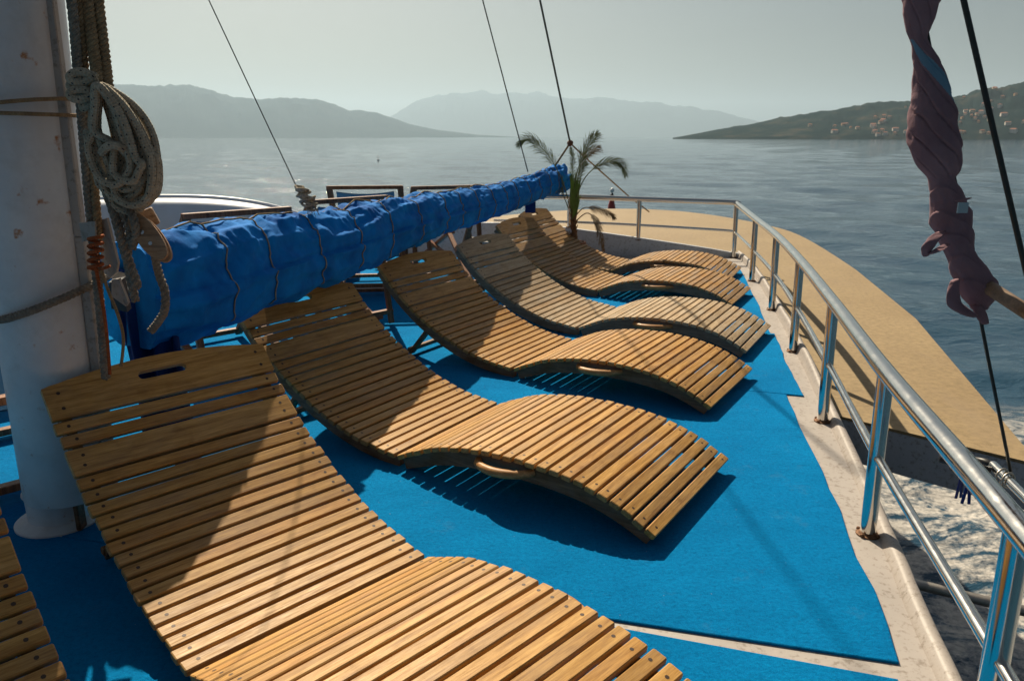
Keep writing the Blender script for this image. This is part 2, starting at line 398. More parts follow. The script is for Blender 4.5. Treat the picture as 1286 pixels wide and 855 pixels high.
def fbm(x, y, z=0.0, o=4):
    s_, a = 0, 1.0
    for k in range(o): s_ = s_ + a * vnoise(x * 2 ** k + 7.3 * k, y * 2 ** k + 3.1 * k, z * 2 ** k); a *= .5
    return s_

# ---------------------------------------------------------------- sea
SEA = -4.0
def sea():
    m, t, b = mat('sea_water')
    v = coords(t, 'Object')
    b.inputs['IOR'].default_value = 1.33
    b.inputs['Specular IOR Level'].default_value = 0.5
    n1 = noise(t, coords(t, 'Object', (1, 1.6, 1)), 1.1, 6, 0.62, 0.5)
    n2 = noise(t, coords(t, 'Object', (1, 2.0, 1)), 0.22, 5, 0.6, 0.4)
    n3 = noise(t, v, 9, 3, 0.6)
    # foam churned up along the hull
    sp = t.nodes.new('ShaderNodeSeparateXYZ'); t.links.new(v, sp.inputs[0])
    dx = math_n(t, 'SUBTRACT', sp.outputs[0], 6.6); dy = math_n(t, 'SUBTRACT', sp.outputs[1], 6.0)
    dx = math_n(t, 'SUBTRACT', dx, math_n(t, 'MULTIPLY', dy, 0.25))
    rr = math_n(t, 'ADD', math_n(t, 'POWER', math_n(t, 'DIVIDE', math_n(t, 'ABSOLUTE', dx), 7.0), 4), math_n(t, 'POWER', math_n(t, 'DIVIDE', math_n(t, 'ABSOLUTE', dy), 9.0), 4))
    zone = math_n(t, 'SUBTRACT', 1.0, rr); zone.node.use_clamp = True
    f1 = noise(t, coords(t, 'Object', (1.0, 1.9, 1)), 1.15, 6, 0.66, 0.9)
    f2 = noise(t, v, 14, 4, 0.7)
    fs = math_n(t, 'ADD', f1, math_n(t, 'MULTIPLY', math_n(t, 'SUBTRACT', f2, 0.5), 0.22))
    fm = ramp(t, fs, [(0.42, (0, 0, 0)), (0.56, (1, 1, 1))])
    fac = math_n(t, 'MULTIPLY', zone, fm)
    water = ramp(t, n2, [(0.3, (0.012, 0.042, 0.080)), (0.7, (0.024, 0.066, 0.105))])
    foamc = ramp(t, f2, [(0.3, (0.30, 0.285, 0.27)), (0.7, (0.58, 0.545, 0.50))])
    t.links.new(mixc(t, fac, water, foamc), b.inputs['Base Color'])
    t.links.new(math_n(t, 'MULTIPLY_ADD', fac, 0.85, 0.07), b.inputs['Roughness'])
    p = bump(t, b, n2, 1.0, 0.15); p = bump(t, b, n1, 1.0, 0.085, p); p = bump(t, b, n3, 0.5, 0.010, p)
    rad = np.concatenate([[0.5], np.geomspace(3, 700, 330), np.geomspace(760, 24000, 60)])
    th_ = np.linspace(0, 2 * np.pi, 720, endpoint=False)
    X = rad[:, None] * np.sin(th_)[None]; Y = rad[:, None] * np.cos(th_)[None]
    Z = np.zeros_like(X); rg = np.random.default_rng(3)
    for k in range(26):
        lam = 0.9 * 1.17 ** k; 
        if lam > 22: break
        a_ = R(205) + rg.normal(0, 0.5); amp = 0.0080 * lam ** 0.70
        cell = rad[:, None] * 2 * np.pi / 720
        fade = np.clip(1.6 - cell * 4.0 / lam, 0, 1)
        ph = rg.random() * 6.28 + 1.2 * vnoise(X / (lam * 4), Y / (lam * 4), k)
        Z += amp * fade * np.sin((X * math.sin(a_) + Y * math.cos(a_)) * 2 * np.pi / lam + ph)
    G = np.stack([X, Y, Z], -1)
    mb = MB(); mb.grid(G, closev=True, flip=True)
    mb.f.append(list(range(720))); mb.m.append(0); mb.uv.append([(0, 0)] * 720)
    o = mb.build('sea', m, smooth=True); o.location.z = SEA
    tag(o, kind='structure')
sea()

# ---------------------------------------------------------------- far land
def land(name, prof, d0, d1, base_d, m, kind='structure', rough=0.12, seed=0.0, nf=1.0):
    az0, az1 = prof[0][0], prof[-1][0]; na = int((az1 - az0) * 14); nd = 36
    az = np.linspace(az0, az1, na); hh = np.interp(az, [p[0] for p in prof], [p[1] for p in prof])
    dd = np.linspace(0, 1, nd); A, D = np.meshgrid(az, dd, indexing='ij')
    dist = d0 + (d1 - d0) * D
    crest = 0.55
    shape = np.where(D < crest, np.sin(np.clip(D / crest, 0, 1) * np.pi / 2) ** 1.1, np.cos((D - crest) / (1 - crest) * np.pi / 2))
    X = dist * np.sin(np.radians(A)); Y = dist * np.cos(np.radians(A))
    peak = np.tan(np.radians(hh))[:, None] * (d0 + (d1 - d0) * crest)
    nz = fbm(X / base_d * 9 * nf + seed, Y / base_d * 9 * nf, seed, 6)
    Z = peak * shape * (1 + rough * nz * np.where(D < crest + .02, 1 - (D / crest) ** 6 * .6, 1)) + peak * 0.10 * nz * shape * (1 - shape)
    Z = np.maximum(Z, 0) ; Z[:, 0] = -12; Z[:, -1] = -12
    G = np.stack([X, Y, Z + SEA], -1)
    mb = MB(); mb.grid(G, flip=True); o = mb.build(name, m, smooth=True); tag(o, kind=kind)
    return G
def pa(px, py): return (math.degrees(math.atan((px - 643) / 974.3)), math.degrees(math.atan((172.0 - py) / 974.3 * math.cos(math.atan((px - 643) / 974.3)))))
m, t, b = mat('far_mountain'); M_MT = m; v = coords(t, 'Object')
t.links.new(ramp(t, noise(t, v, 0.004, 6, 0.65), [(0.3, (0.012, 0.030, 0.040)), (0.7, (0.035, 0.05, 0.055))]), b.inputs['Base Color']); b.inputs['Roughness'].default_value = 1; b.inputs['Specular IOR Level'].default_value = 0
m, t, b = mat('coast_scrub'); M_COAST = m; v = coords(t, 'Object')
c = ramp(t, noise(t, v, 0.012, 7, 0.7), [(0.35, (0.006, 0.016, 0.018)), (0.52, (0.013, 0.026, 0.025)), (0.66, (0.06, 0.055, 0.042)), (0.8, (0.12, 0.10, 0.075))])  # scrub darkened: shade of the hill's near faces is put into the colour
t.links.new(c, b.inputs['Base Color']); b.inputs['Roughness'].default_value = 1; b.inputs['Specular IOR Level'].default_value = 0
land('mountains', [pa(-400, 150), pa(-200, 120), pa(0, 112), pa(140, 109), pa(180, 111), pa(245, 112), pa(270, 117), pa(300, 126), pa(330, 127), pa(355, 124), pa(400, 127), pa(425, 135), pa(440, 140), pa(475, 143), pa(495, 149), pa(515, 156), pa(550, 163), pa(600, 169), pa(650, 171.7)], 7000, 9500, 8200, M_MT, rough=0.11, seed=3.3, nf=5)
land('distant_mountains', [pa(380, 171), pa(440, 160), pa(490, 149), pa(520, 132), pa(560, 121), pa(600, 118), pa(650, 120), pa(700, 123), pa(760, 127), pa(830, 132), pa(900, 142), pa(960, 155), pa(1010, 171)], 14500, 17500, 16000, M_MT, rough=0.09, seed=9.1, nf=6)
GC = land('coast_hill', [pa(845, 171), pa(880, 165), pa(920, 158), pa(965, 151), pa(1010, 143), pa(1060, 135), pa(1110, 130), pa(1145, 127), pa(1200, 119), pa(1245, 112), pa(1286, 106), pa(1400, 98), pa(1600, 90), pa(1900, 120)], 1800, 2700, 2100, M_COAST, rough=0.13, seed=5.5, nf=4)

# houses of the far town
def houses():
    rg = random.Random(5)
    hm = [simple('far_house_wall_cream', (0.55, 0.46, 0.34), 0.9), simple('far_house_wall_white', (0.62, 0.57, 0.50), 0.9), simple('far_house_wall_ochre', (0.50, 0.32, 0.17), 0.9)]
    rf = simple('far_house_tiles', (0.33, 0.12, 0.06), 0.9)
    protos = []
    for i, (L_, W_, H_) in enumerate([(16, 10, 7), (22, 12, 10), (12, 10, 6)]):
        mb = MB(); mb.abox(-L_ / 2, -W_ / 2, -6, L_ / 2, W_ / 2, H_)
        a, c_ = L_ / 2 + .6, W_ / 2 + .6
        mb.add([(-a, -c_, H_), (a, -c_, H_), (a, c_, H_), (-a, c_, H_), (-a + 3, 0, H_ + 3), (a - 3, 0, H_ + 3)],
               [[0, 1, 5, 4], [2, 3, 4, 5], [1, 2, 5], [3, 0, 4], [3, 2, 1, 0]], 1)
        for k in range(int(L_ // 4)):
            x = -L_ / 2 + 2 + k * 4; mb.abox(x - .6, -W_ / 2 - .05, 1.5, x + .6, -W_ / 2 + .1, 3.2, mi=2)
            if H_ > 6: mb.abox(x - .6, -W_ / 2 - .05, 4.6, x + .6, -W_ / 2 + .1, 6.2, mi=2)
        protos.append(mb.build('house', [hm[i], rf, M_DARK]))
    na, nd = GC.shape[:2]; az0, az1 = pa(845, 0)[0], pa(1900, 0)[0]
    cnt = 0
    while cnt < 95:
        px = rg.choice([rg.gauss(1120, 60), rg.gauss(1230, 50), rg.gauss(1200, 60)])
        if px < 1000 or px > 1330: continue
        fi = (pa(px, 0)[0] - az0) / (az1 - az0) * (na - 1); i = int(fi)
        j = 1 + min(13, int(abs(rg.gauss(0, 5.0))))
        p_ = GC[i, j]; q_ = GC[i, j + 1]; u_ = rg.random(); p_ = p_ * (1 - u_) + q_ * u_
        o = protos[cnt] if cnt < 3 else protos[rg.randrange(3)].copy()
        if cnt >= 3: C.objects.link(o)
        o.location = (p_[0], p_[1], p_[2] + 1); o.rotation_euler = (0, 0, R(rg.uniform(-60, 40))); s_ = rg.uniform(.36, .62); o.scale = (s_, s_, s_)
        o.name = 'house'
        tag(o, 'tiny pale tile-roofed house of the hazy town on the far shore hill', 'house', 'houses of the far shore town')
        cnt += 1
houses()

# ---------------------------------------------------------------- hull and decks
def deck_poly(pts): return [tuple(p) for p in pts]
STBD = [(.45, -.8), (.70, .2), (.93, 1.0), (1.05, 1.46), (1.141, 1.822), (1.308, 2.46), (1.474, 3.132), (1.842, 4.698), (2.06, 5.70), (2.233, 6.534), (2.40, 7.45), (2.47, 8.06)]
def to_ship(x, y): x += 1.15; y -= 2.5; return (.284 * x + .959 * y, .959 * x - .284 * y)
STS = [to_ship(*q) for q in STBD]
PORT = [sh(a, -p) for a, p in STS]
def upper_deck():
    mb = MB(); mb.prism(PORT[::-1][:0] + STBD + PORT[::-1], -0.10, -0.008)
    tag(mb.build('upper_deck', M_DECK), kind='structure')
    # kerb: profile swept along starboard and port edges
    def kerb(path, sgn, name, lab):
        P = resample(np.array(spline(path, 8)), 90); T = np.gradient(P, axis=0); T /= np.linalg.norm(T, axis=1)[:, None]
        Nn = np.stack([T[:, 1], -T[:, 0]], 1) * sgn    # outward
        prof = [(-.050, -.009), (-.043, .001), (-.035, .014), (-.029, .019), (-.018, .021), (-.006, .019), (0.001, .010), (.004, -.01), (.003, -.13), (-.05, -.13)]
        wob = 0.003 * vnoise(np.arange(90) * .6, 0)
        hs = 1 + 1.6 * np.clip((P[:, 1] - 2.9) / 1.2, 0, 1)
        G = np.array([[[P[k, 0] + Nn[k, 0] * (u + wob[k]), P[k, 1] + Nn[k, 1] * (u + wob[k]), (z * hs[k] if z > 0 else z)] for (u, z) in prof] for k in range(90)])
        mb = MB(); mb.grid(G, closev=True, flip=(sgn > 0)); mb.f += [list(range(10))]; mb.m += [0]; mb.uv += [[(0, 0)] * 10]
        o = mb.build(name, M_KERB, smooth=True, angle=70); tag(o, lab, 'kerb')
    kerb(STBD, 1, 'deck_kerb', 'raised white painted kerb under the chrome rail on the right')
    kerb(PORT, -1, 'deck_kerb', 'raised white painted kerb along the far left deck edge behind the sail')
    # side wall of the cabin under the upper deck, its colour darkened to stand for shade
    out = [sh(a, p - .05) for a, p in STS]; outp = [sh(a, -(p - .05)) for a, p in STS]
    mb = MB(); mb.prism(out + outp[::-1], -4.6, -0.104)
    tag(mb.build('cabin_side_wall', simple('shade_dark_hull', (0.055, 0.05, 0.055), 0.5, 0, 4, 0.3)), 'cabin side, coloured dark to stand for shade, dropping away below the white kerb', 'wall')
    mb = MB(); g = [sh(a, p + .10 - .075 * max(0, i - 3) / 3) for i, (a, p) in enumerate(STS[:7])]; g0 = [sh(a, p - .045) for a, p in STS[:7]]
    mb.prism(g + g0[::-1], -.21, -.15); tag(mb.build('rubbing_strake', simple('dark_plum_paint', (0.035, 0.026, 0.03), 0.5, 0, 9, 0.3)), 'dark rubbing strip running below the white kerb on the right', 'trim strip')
upper_deck()

def foredeck():
    # outline in the ship frame, starboard half, then mirrored
    half = [(1.25, 2.70), (1.10, 3.50), (2.8, 3.30), (4.24, 3.22), (6.5, 3.08), (9.45, 2.70), (10.8, 2.20), (11.9, 1.50), (12.6, .75), (12.85, 0)]
    st = [(1.62, 3.585), (2.285, 2.955), (2.336, 3.169), (3.134, 5.652)] + [sh(*q) for q in spline(half[3:], 6)[6:]]
    po = [sh(a, -p) for a, p in [to_ship(*q) for q in st]][:-1][::-1]
    outline = st + po
    mb = MB(); mb.prism(outline, -.134, -.12)
    o = mb.build('foredeck', M_TAN); tag(o, kind='structure')
    # white fascia under the deck edge, then hull sides tapering to the water
    n = len(outline); P = np.array(outline); c = np.array(sh(4.5, 0)); rings = []
    for z, s_ in ((-.136, .9985), (-.34, .995), (-.345, .62), (-1.8, .56), (-3.0, .50), (-4.8, .46)):
        Q_ = []
        for x, y in outline:
            a, p = to_ship(x, y); a2 = (a - 1.3) * (1 - (1 - s_) * .35) + 1.3
            if z < -.342: a2 = max(a2, 2.6 + (-z) * .25)
            px_ = p * s_; Q_.append((*sh(a2, px_), z))
        rings.append(Q_)
    mb = MB(); mb.grid(np.array(rings), closev=True)
    mb.f.append(list(range(n))); mb.m.append(0); mb.uv.append([(0, 0)] * n)
    o = mb.build('hull', M_BULK, smooth=False); tag(o, 'bluish white boat hull carrying the tan foredeck', 'hull')
foredeck()

def front_wall():
    # coaming with a sloping top closing the front of the upper deck
    x0, y0, x1, y1 = 2.43, 7.96, -1.55, 8.35
    mb = MB(); N_ = 14; V = []
    for k in range(N_ + 1):
        t_ = k / N_; x = x0 + (x1 - x0) * t_; y = y0 + (y1 - y0) * t_; h = .035 + .30 * min(t_ / .55, 1) ** .9
        V += [(x, y, -.008), (x, y, h), (x, y + .07, h), (x, y + .07, -.12)]
    F = []
    for k in range(N_):
        for i in range(4): j = (i + 1) % 4; F.append([k * 4 + i, k * 4 + j, k * 4 + 4 + j, k * 4 + 4 + i])
    F += [[0, 1, 2, 3][::-1], [N_ * 4 + i for i in range(4)]]
    mb.add(V, F); tag(mb.build('front_coaming', M_BULK), 'low pale coaming closing the deck in front of the last lounger', 'wall')
front_wall()

# ---------------------------------------------------------------- carpets
def carpets():
    S = -.285
    def edge(pts, n, amp, sd):
        P = resample(pts, n); amp *= 1.5; P[1:-1, 1] += amp * vnoise(np.arange(1, n - 1) * .5, sd); P[1:-1, 0] += amp * vnoise(np.arange(1, n - 1) * .5, sd + 9.5); return [tuple(q) for q in P]
    def mat_(right, li, hi, lab, sd, mid=None):
        # right: points from near to far; li / hi: left end points near, far
        poly = edge(right, 26, .006, sd) + (edge([right[-1], hi], 40, .002, sd + 3)[1:] if mid is None else [mid, hi]) + edge([hi, li], 10, .004, sd + 5)[1:] + edge([li, right[0]], 40, .0 if sd == 3 else .002, sd + 7)[1:-1]
        mb = MB(); n = len(poly); c = np.mean(poly, axis=0)
        V = [(x, y, -.0075) for x, y in poly] + [(x, y, -.0015) for x, y in poly]
        ins = [(x + (c[0] - x) * .002, y + (c[1] - y) * .002) for x, y in poly]
        V += [(x, y, 0.0) for x, y in ins]
        F = [[i, (i + 1) % n, n + (i + 1) % n, n + i] for i in range(n)] + [[n + i, n + (i + 1) % n, 2 * n + (i + 1) % n, 2 * n + i] for i in range(n)] + [[2 * n + i for i in range(n)]]
        mb.add(V, F); tag(mb.build('deck_carpet', M_CARPET), lab, 'carpet', 'blue carpet strips on the deck')
    def left(p, d=4.2, s=S): return (p[0] - d, p[1] - d * s)
    rA = [(1.695, 4.748), (1.90, 5.68), (2.10, 6.60), (2.25, 7.36)]
    mat_(rA, left(rA[0], 4.4), (-1.2, 8.1), 'front strip of blue carpet reaching the last loungers', 1)
    rB = [(1.452, 3.521), (1.538, 3.980), (1.659, 4.460), (1.718, 4.7385)]
    mat_(rB, left(rB[0]), left(rB[-1], 4.4), 'short strip of blue carpet with its corner jutting out under the rail', 2)
    rC = [(0.948, 1.563), (1.001, 1.746), (1.036, 1.891), (1.051, 2.016), (1.085, 2.167), (1.142, 2.396), (1.185, 2.602), (1.229, 2.848), (1.285, 3.112), (1.372, 3.5408)]
    mat_(rC, (-3.35, 2.64), left(rC[-1], 4.25), 'wide blue carpet strip under the two nearest wavy loungers', 3)
    rD = [(.42, -.7), (.62, .2), (.80, .95), (.916, 1.505)]
    mat_(rD, (-3.6, .5), (-3.35, 2.637), 'nearest strip of blue carpet beyond the white gap', 4, (-.25, 1.859))
carpets()

# ---------------------------------------------------------------- wavy loungers
PROF = [(-.925, .535), (-.887, .497), (-.80, .405), (-.72, .337), (-.625, .268), (-.53, .212), (-.44, .167), (-.345, .128), (-.23, .093), (-.12, .073), (0, .058)]
PROF2 = [(0, .058), (.05, .080), (.11, .106), (.18, .133), (.26, .154), (.36, .171), (.46, .180), (.56, .183), (.66, .179), (.76, .168), (.85, .149), (.93, .122), (1.0, .090), (1.072, .050)]
WL = 0.70
def path(pr):
    P = spline([(a, 0, b_) for a, b_ in pr], 10)[:, [0, 2]]; d = np.concatenate([[0], np.cumsum(np.linalg.norm(np.diff(P, axis=0), axis=1))]); return P, d
def on(P, d, s):
    p = np.array([np.interp(s, d, P[:, 0]), np.interp(s, d, P[:, 1])])
    e = .01; q = np.array([np.interp(s + e, d, P[:, 0]), np.interp(s + e, d, P[:, 1])]); r_ = np.array([np.interp(s - e, d, P[:, 0]), np.interp(s - e, d, P[:, 1])])
    T = q - r_; return p, T / np.linalg.norm(T)
def lounger(loc, az, wm, rm, label, hand=W_HAND, seed=0, length=1.0):
    rg = random.Random(seed)
    root = empty('lounger', (loc[0], loc[1], 0.0), R(90 - az))
    tag(root, label, 'lounger', 'wavy wooden loungers lined up along the rail')
    P1, d1 = path(PROF); P2, d2 = path(PROF2); TH = .020
    def slat(mb, P, d, s0, wd, y0=0.0, y1=WL, th=TH):
        p, T = on(P, d, s0 + wd / 2); n = np.array([-T[1], T[0]])
        j = rg.uniform(-.0035, .0035); tilt = rg.uniform(-.012, .012)
        X = np.array([T[0], tilt * .2, T[1]]); Z = np.array([n[0], 0, n[1]]); Y = np.cross(Z, X)
        X /= np.linalg.norm(X); Y /= np.linalg.norm(Y)
        zz = rg.uniform(-.0010, .0010)
        c = np.array([p[0], (y0 + y1) / 2 + j, p[1]]) - Z * (th / 2 - zz)
        mb.box(c, X, Y, Z, wd / 2, (y1 - y0) / 2, th / 2, .0028)
        for ys in (.038, WL - .038):     # screws
            for q in ([0] if wd < .05 else [-.22, .22]):
                cc = c + Z * (th / 2 + .0004) + Y * (ys - (y0 + y1) / 2 + rg.uniform(-.003, .003)) + X * (q * wd + rg.uniform(-.003, .003))
                a = [cc + .0052 * (math.cos(k * math.pi / 4) * X + math.sin(k * math.pi / 4) * Y) for k in range(8)]
                mb.add(a, [list(range(8))], 1)
    # head board with bowed top edge and hand slot
    s = .012; hb = .112
    p, T = on(P1, d1, s + hb / 2); n = np.array([-T[1], T[0]]); X = np.array([T[0], 0, T[1]]); Z = np.array([n[0], 0, n[1]]); Yv = np.array([0, 1.0, 0])
    nn = 30; top = []; bot = []
    for k in range(nn + 1):
        y = WL * k / nn; f = (k / nn - .5) * 2; bow = .034 * math.cos(min(1, abs(f) * 1.12) * math.pi / 2) ** .8 if abs(f) < .88 else 0
        top.append((-hb / 2 - bow + (.006 if k in (0, nn) else 0), y)); bot.append((hb / 2, y))
    slot = [(-.045 + .016 * (-1 if i < 9 else 1) * 0 - .012, 0) for i in range(0)]
    # slot outline (stadium), centre slightly off middle
    cy, cx, hl, hr = WL * .49, -.028, .062, .0145
    st = [(cx + hr * math.sin(a), cy + hl + hr * math.cos(a)) for a in np.linspace(math.pi / 2, -math.pi / 2, 7)] + [(cx - hr * math.sin(a), cy - hl - hr * math.cos(a)) for a in np.linspace(math.pi / 2, -math.pi / 2, 7)]
    # board built as four quads strips round the slot: use bmesh-free fan by splitting at the slot
    def W3(q, z): return np.array([p[0], 0, p[1]]) + X * q[0] + Yv * q[1] + Z * z
    mb = MB()
    outer = top + bot[::-1]; m_ = len(outer)
    k0 = min(range(nn + 1), key=lambda k: abs(top[k][1] - (cy - hl - hr))) - 1; k1 = min(range(nn + 1), key=lambda k: abs(top[k][1] - (cy + hl + hr))) + 1
    def face_poly(poly):
        a = [W3(q, 0) for q in poly]; b_ = [W3(q, -TH) for q in poly]; L_ = len(poly)
        mb.add(a, [list(range(L_))]); mb.add(b_, [list(range(L_))[::-1]])
    left_ = top[:k0 + 1] + bot[:k0 + 1][::-1]; right_ = top[k1:] + bot[k1:][::-1]
    face_poly(left_[::-1]); face_poly(right_[::-1])
    # stadium split in a top half (towards the head, small x) and a bottom half
    up = sorted([q for q in st if q[0] <= cx + 1e-9], key=lambda q: q[1]); dn = sorted([q for q in st if q[0] >= cx - 1e-9], key=lambda q: q[1])
    face_poly((top[k0:k1 + 1] + [(cx, top[k1][1])] + up[::-1] + [(cx, top[k0][1])])[::-1])
    face_poly(([(cx, top[k0][1])] + dn + [(cx, top[k1][1])] + bot[k0:k1 + 1][::-1])[::-1])
    for loop in (outer, st[::-1]):
        L_ = len(loop); V = [W3(q, 0) for q in loop] + [W3(q, -TH) for q in loop]
        mb.add(V, [[i, (i + 1) % L_, L_ + (i + 1) % L_, L_ + i] for i in range(L_)])
    for ys in (.038, WL - .038):
        for q in (-.026, .026):
            cc = W3((q, ys), .0006); mb.add([cc + .0056 * (math.cos(k * math.pi / 4) * X + math.sin(k * math.pi / 4) * Yv) for k in range(8)], [list(range(8))], 1)
    hbo = mb.build('headboard', [wm, M_SCREW], root)
    bmh = bmesh.new(); bmh.from_mesh(hbo.data); bmesh.ops.remove_doubles(bmh, verts=bmh.verts, dist=1e-4); bmh.to_mesh(hbo.data); bmh.free()
    # back slats
    mb = MB(); s += hb + .011; L1 = d1[-1]
    for wd in (.036, .036): slat(mb, P1, d1, s, wd); s += wd + .011
    slat(mb, P1, d1, s, .088); s += .088 + .011
    cnt = 16; pitch = (L1 - .004 - s) / cnt
    for k in range(cnt): slat(mb, P1, d1, s + k * pitch, pitch - .0095)
    mb.build('back_slats', [wm, M_SCREW], root)
    mb = MB(); s = .003; cnt = 24; pitch = (d2[-1] * length + .008 - s) / cnt
    for k in range(cnt): slat(mb, P2, d2, s + k * pitch, pitch - .0095)
    mb.build('seat_slats', [wm, M_SCREW], root)
    # side rails: solid beam following the wave
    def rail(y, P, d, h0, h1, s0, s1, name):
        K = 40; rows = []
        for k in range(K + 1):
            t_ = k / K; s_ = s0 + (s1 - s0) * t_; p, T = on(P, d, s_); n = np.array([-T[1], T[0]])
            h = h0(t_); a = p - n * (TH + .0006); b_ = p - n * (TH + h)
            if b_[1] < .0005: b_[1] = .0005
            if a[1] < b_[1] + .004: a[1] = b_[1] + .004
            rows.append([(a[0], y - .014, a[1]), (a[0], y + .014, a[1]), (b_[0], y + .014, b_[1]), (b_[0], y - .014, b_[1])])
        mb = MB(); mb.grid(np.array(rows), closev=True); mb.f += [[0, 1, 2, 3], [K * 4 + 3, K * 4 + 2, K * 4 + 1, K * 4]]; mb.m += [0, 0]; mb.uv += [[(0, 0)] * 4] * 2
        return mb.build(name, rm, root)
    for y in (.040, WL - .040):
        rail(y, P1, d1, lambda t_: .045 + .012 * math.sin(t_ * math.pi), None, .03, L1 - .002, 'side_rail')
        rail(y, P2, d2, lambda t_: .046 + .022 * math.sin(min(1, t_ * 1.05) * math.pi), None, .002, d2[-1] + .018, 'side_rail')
    # cross bars under the slats
    for P, d, s_ in ((P1, d1, .30), (P1, d1, L1 - .06), (P2, d2, .5), (P2, d2, d2[-1] - .07)):
        p, T = on(P, d, s_); n = np.array([-T[1], T[0]]); c = p - n * (TH + .018)
        mb = MB(); mb.box((c[0], WL / 2, max(c[1], .016)), (T[0], 0, T[1]), (0, 1, 0), (n[0], 0, n[1]), .02, WL / 2 - .058, .012, .003); mb.build('crossbar', rm, root)
    # bent carrying handle on the near side rail and one on the far side
    for y, sg in ((.026, -1), (WL - .026, 1)):
        pts = []
        for k in range(17):
            t_ = k / 16; s_ = .39 + .24 * t_; p, T = on(P2, d2, s_); n = np.array([-T[1], T[0]])
            o_ = .062 * math.sin(t_ * math.pi) ** .55; c = p - n * (TH + .028 + .004 * math.sin(t_ * math.pi))
            pts.append((c[0], y + sg * o_, c[1]))
        mb = MB(); mb.tube(pts, [.0135 + .003 * math.sin(k / 16 * math.pi) for k in range(17)], 10); mb.build('handle', hand, root, smooth=True, angle=60)
    # folding rear support under the back
    P_, T = on(P1, d1, .44)
    for y in (.075, WL - .075):
        mb = MB(); mb.beam((P_[0], y, P_[1] - .05), (P_[0] - .16, y, .012), .022, .04, up=(0, 1, 0)); mb.build('rear_leg', rm, root)
    mb = MB(); mb.beam((P_[0] - .155, .05, .035), (P_[0] - .155, WL - .05, .035), .03, .022); mb.build('foot_bar', rm, root)
    return root
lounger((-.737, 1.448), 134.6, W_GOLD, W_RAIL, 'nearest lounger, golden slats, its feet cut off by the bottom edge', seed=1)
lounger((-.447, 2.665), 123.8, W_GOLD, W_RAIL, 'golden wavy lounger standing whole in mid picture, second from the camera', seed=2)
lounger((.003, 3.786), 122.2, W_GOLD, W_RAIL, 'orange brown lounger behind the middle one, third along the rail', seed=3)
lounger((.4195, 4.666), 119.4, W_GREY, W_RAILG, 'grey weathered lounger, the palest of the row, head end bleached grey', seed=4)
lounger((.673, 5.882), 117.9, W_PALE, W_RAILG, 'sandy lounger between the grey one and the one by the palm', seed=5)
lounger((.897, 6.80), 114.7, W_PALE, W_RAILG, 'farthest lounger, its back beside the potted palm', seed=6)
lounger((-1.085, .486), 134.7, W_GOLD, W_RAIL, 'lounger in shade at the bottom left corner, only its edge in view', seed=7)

# ---------------------------------------------------------------- chrome guard rail
POSTS = [(.46, -.62), (.72, .30), (.945, 1.24), (1.158, 2.187), (1.412, 3.19), (1.692, 4.335), (1.94, 5.46), (2.15, 6.62), (2.366, 7.955)]
def guard_rail():
    root = empty('guard_rail', (1.158, 2.187, 0)); off = np.array([1.158, 2.187, 0])
    tag(root, 'polished steel guard rail with a middle bar curving round the deck edge', 'guard rail')
    top = [(x - .012, y, .545 + .02 * (y > 7)) for x, y in POSTS]; front = [(1.36, 8.09, .60), (.62, 8.16, .62), (-.2, 8.24, .62)]
    c = spline(top, 10); c2 = np.array([top[-1]] + [(2.30, 8.0, .575)] + front)
    mb = MB(); mb.tube(np.vstack([c, spline(c2, 8)[2:]]) - off, .027, 18); mb.build('top_bar', M_STEEL, root, smooth=True, angle=60)
    mid = [(x - .004, y, .265) for x, y in POSTS]; fm = [(2.25, 8.0, .28), (1.36, 8.09, .325), (.62, 8.16, .35), (-.2, 8.24, .36)]
    mb = MB(); mb.tube(np.vstack([spline(mid, 10), spline([mid[-1]] + fm, 8)[2:]]) - off, .0145, 12); mb.build('middle_bar', M_STEEL, root, smooth=True, angle=60)
    for (x, y), (tx, ty, tz) in zip(POSTS + [(1.36, 8.09), (.62, 8.16)], top + front[:2]):
        zb = 0.0 if y < 8 else (.17 if x > 1 else .30)
        mb = MB(); mb.tube(resample([(x, y, zb - .006), (tx, ty, tz)], 4) - off, .0245, 16); o = mb.build('post', M_STEEL, root, smooth=True, angle=60)
        mb = MB(); mb.lathe([(.037, 0), (.037, .004), (.030, .006), (.027, .011), (.0255, .012)], (x - off[0], y - off[1], zb - .007), 20); f_ = mb.build('flange', M_RUST, o, smooth=True, angle=40)
        for k in range(4):
            a = k * math.pi / 2 + .6; mb = MB(); mb.lathe([(.0065, 0), (.0065, .004), (.005, .007), (.002, .008)], (x - off[0] + .034 * math.cos(a), y - off[1] + .034 * math.sin(a), zb - .003), 6); mb.build('bolt', M_RUST, o)
guard_rail()
def port_rail():
    root = empty('guard_rail', (*sh(2, -2.5), 0)); off = np.array([*sh(2, -2.5), 0]); Q_ = [sh(a, -p) for a, p in [to_ship(*q) for q in POSTS]]
    tag(root, 'steel guard rail along the far left deck edge, mostly hidden behind the sail', 'guard rail')
    mb = MB(); mb.tube(spline([(x, y, .50) for x, y in Q_], 6) - off, .022, 12); mb.build('top_bar', M_STEEL, root, smooth=True, angle=60)
    mb = MB(); mb.tube(spline([(x, y, .25) for x, y in Q_], 6) - off, .0135, 10); mb.build('middle_bar', M_STEEL, root, smooth=True, angle=60)
    for x, y in Q_:
        mb = MB(); mb.tube(resample([(x, y, -.006), (x, y, .50)], 3) - off, .021, 12); mb.build('post', M_STEEL, root, smooth=True, angle=60)
port_rail()

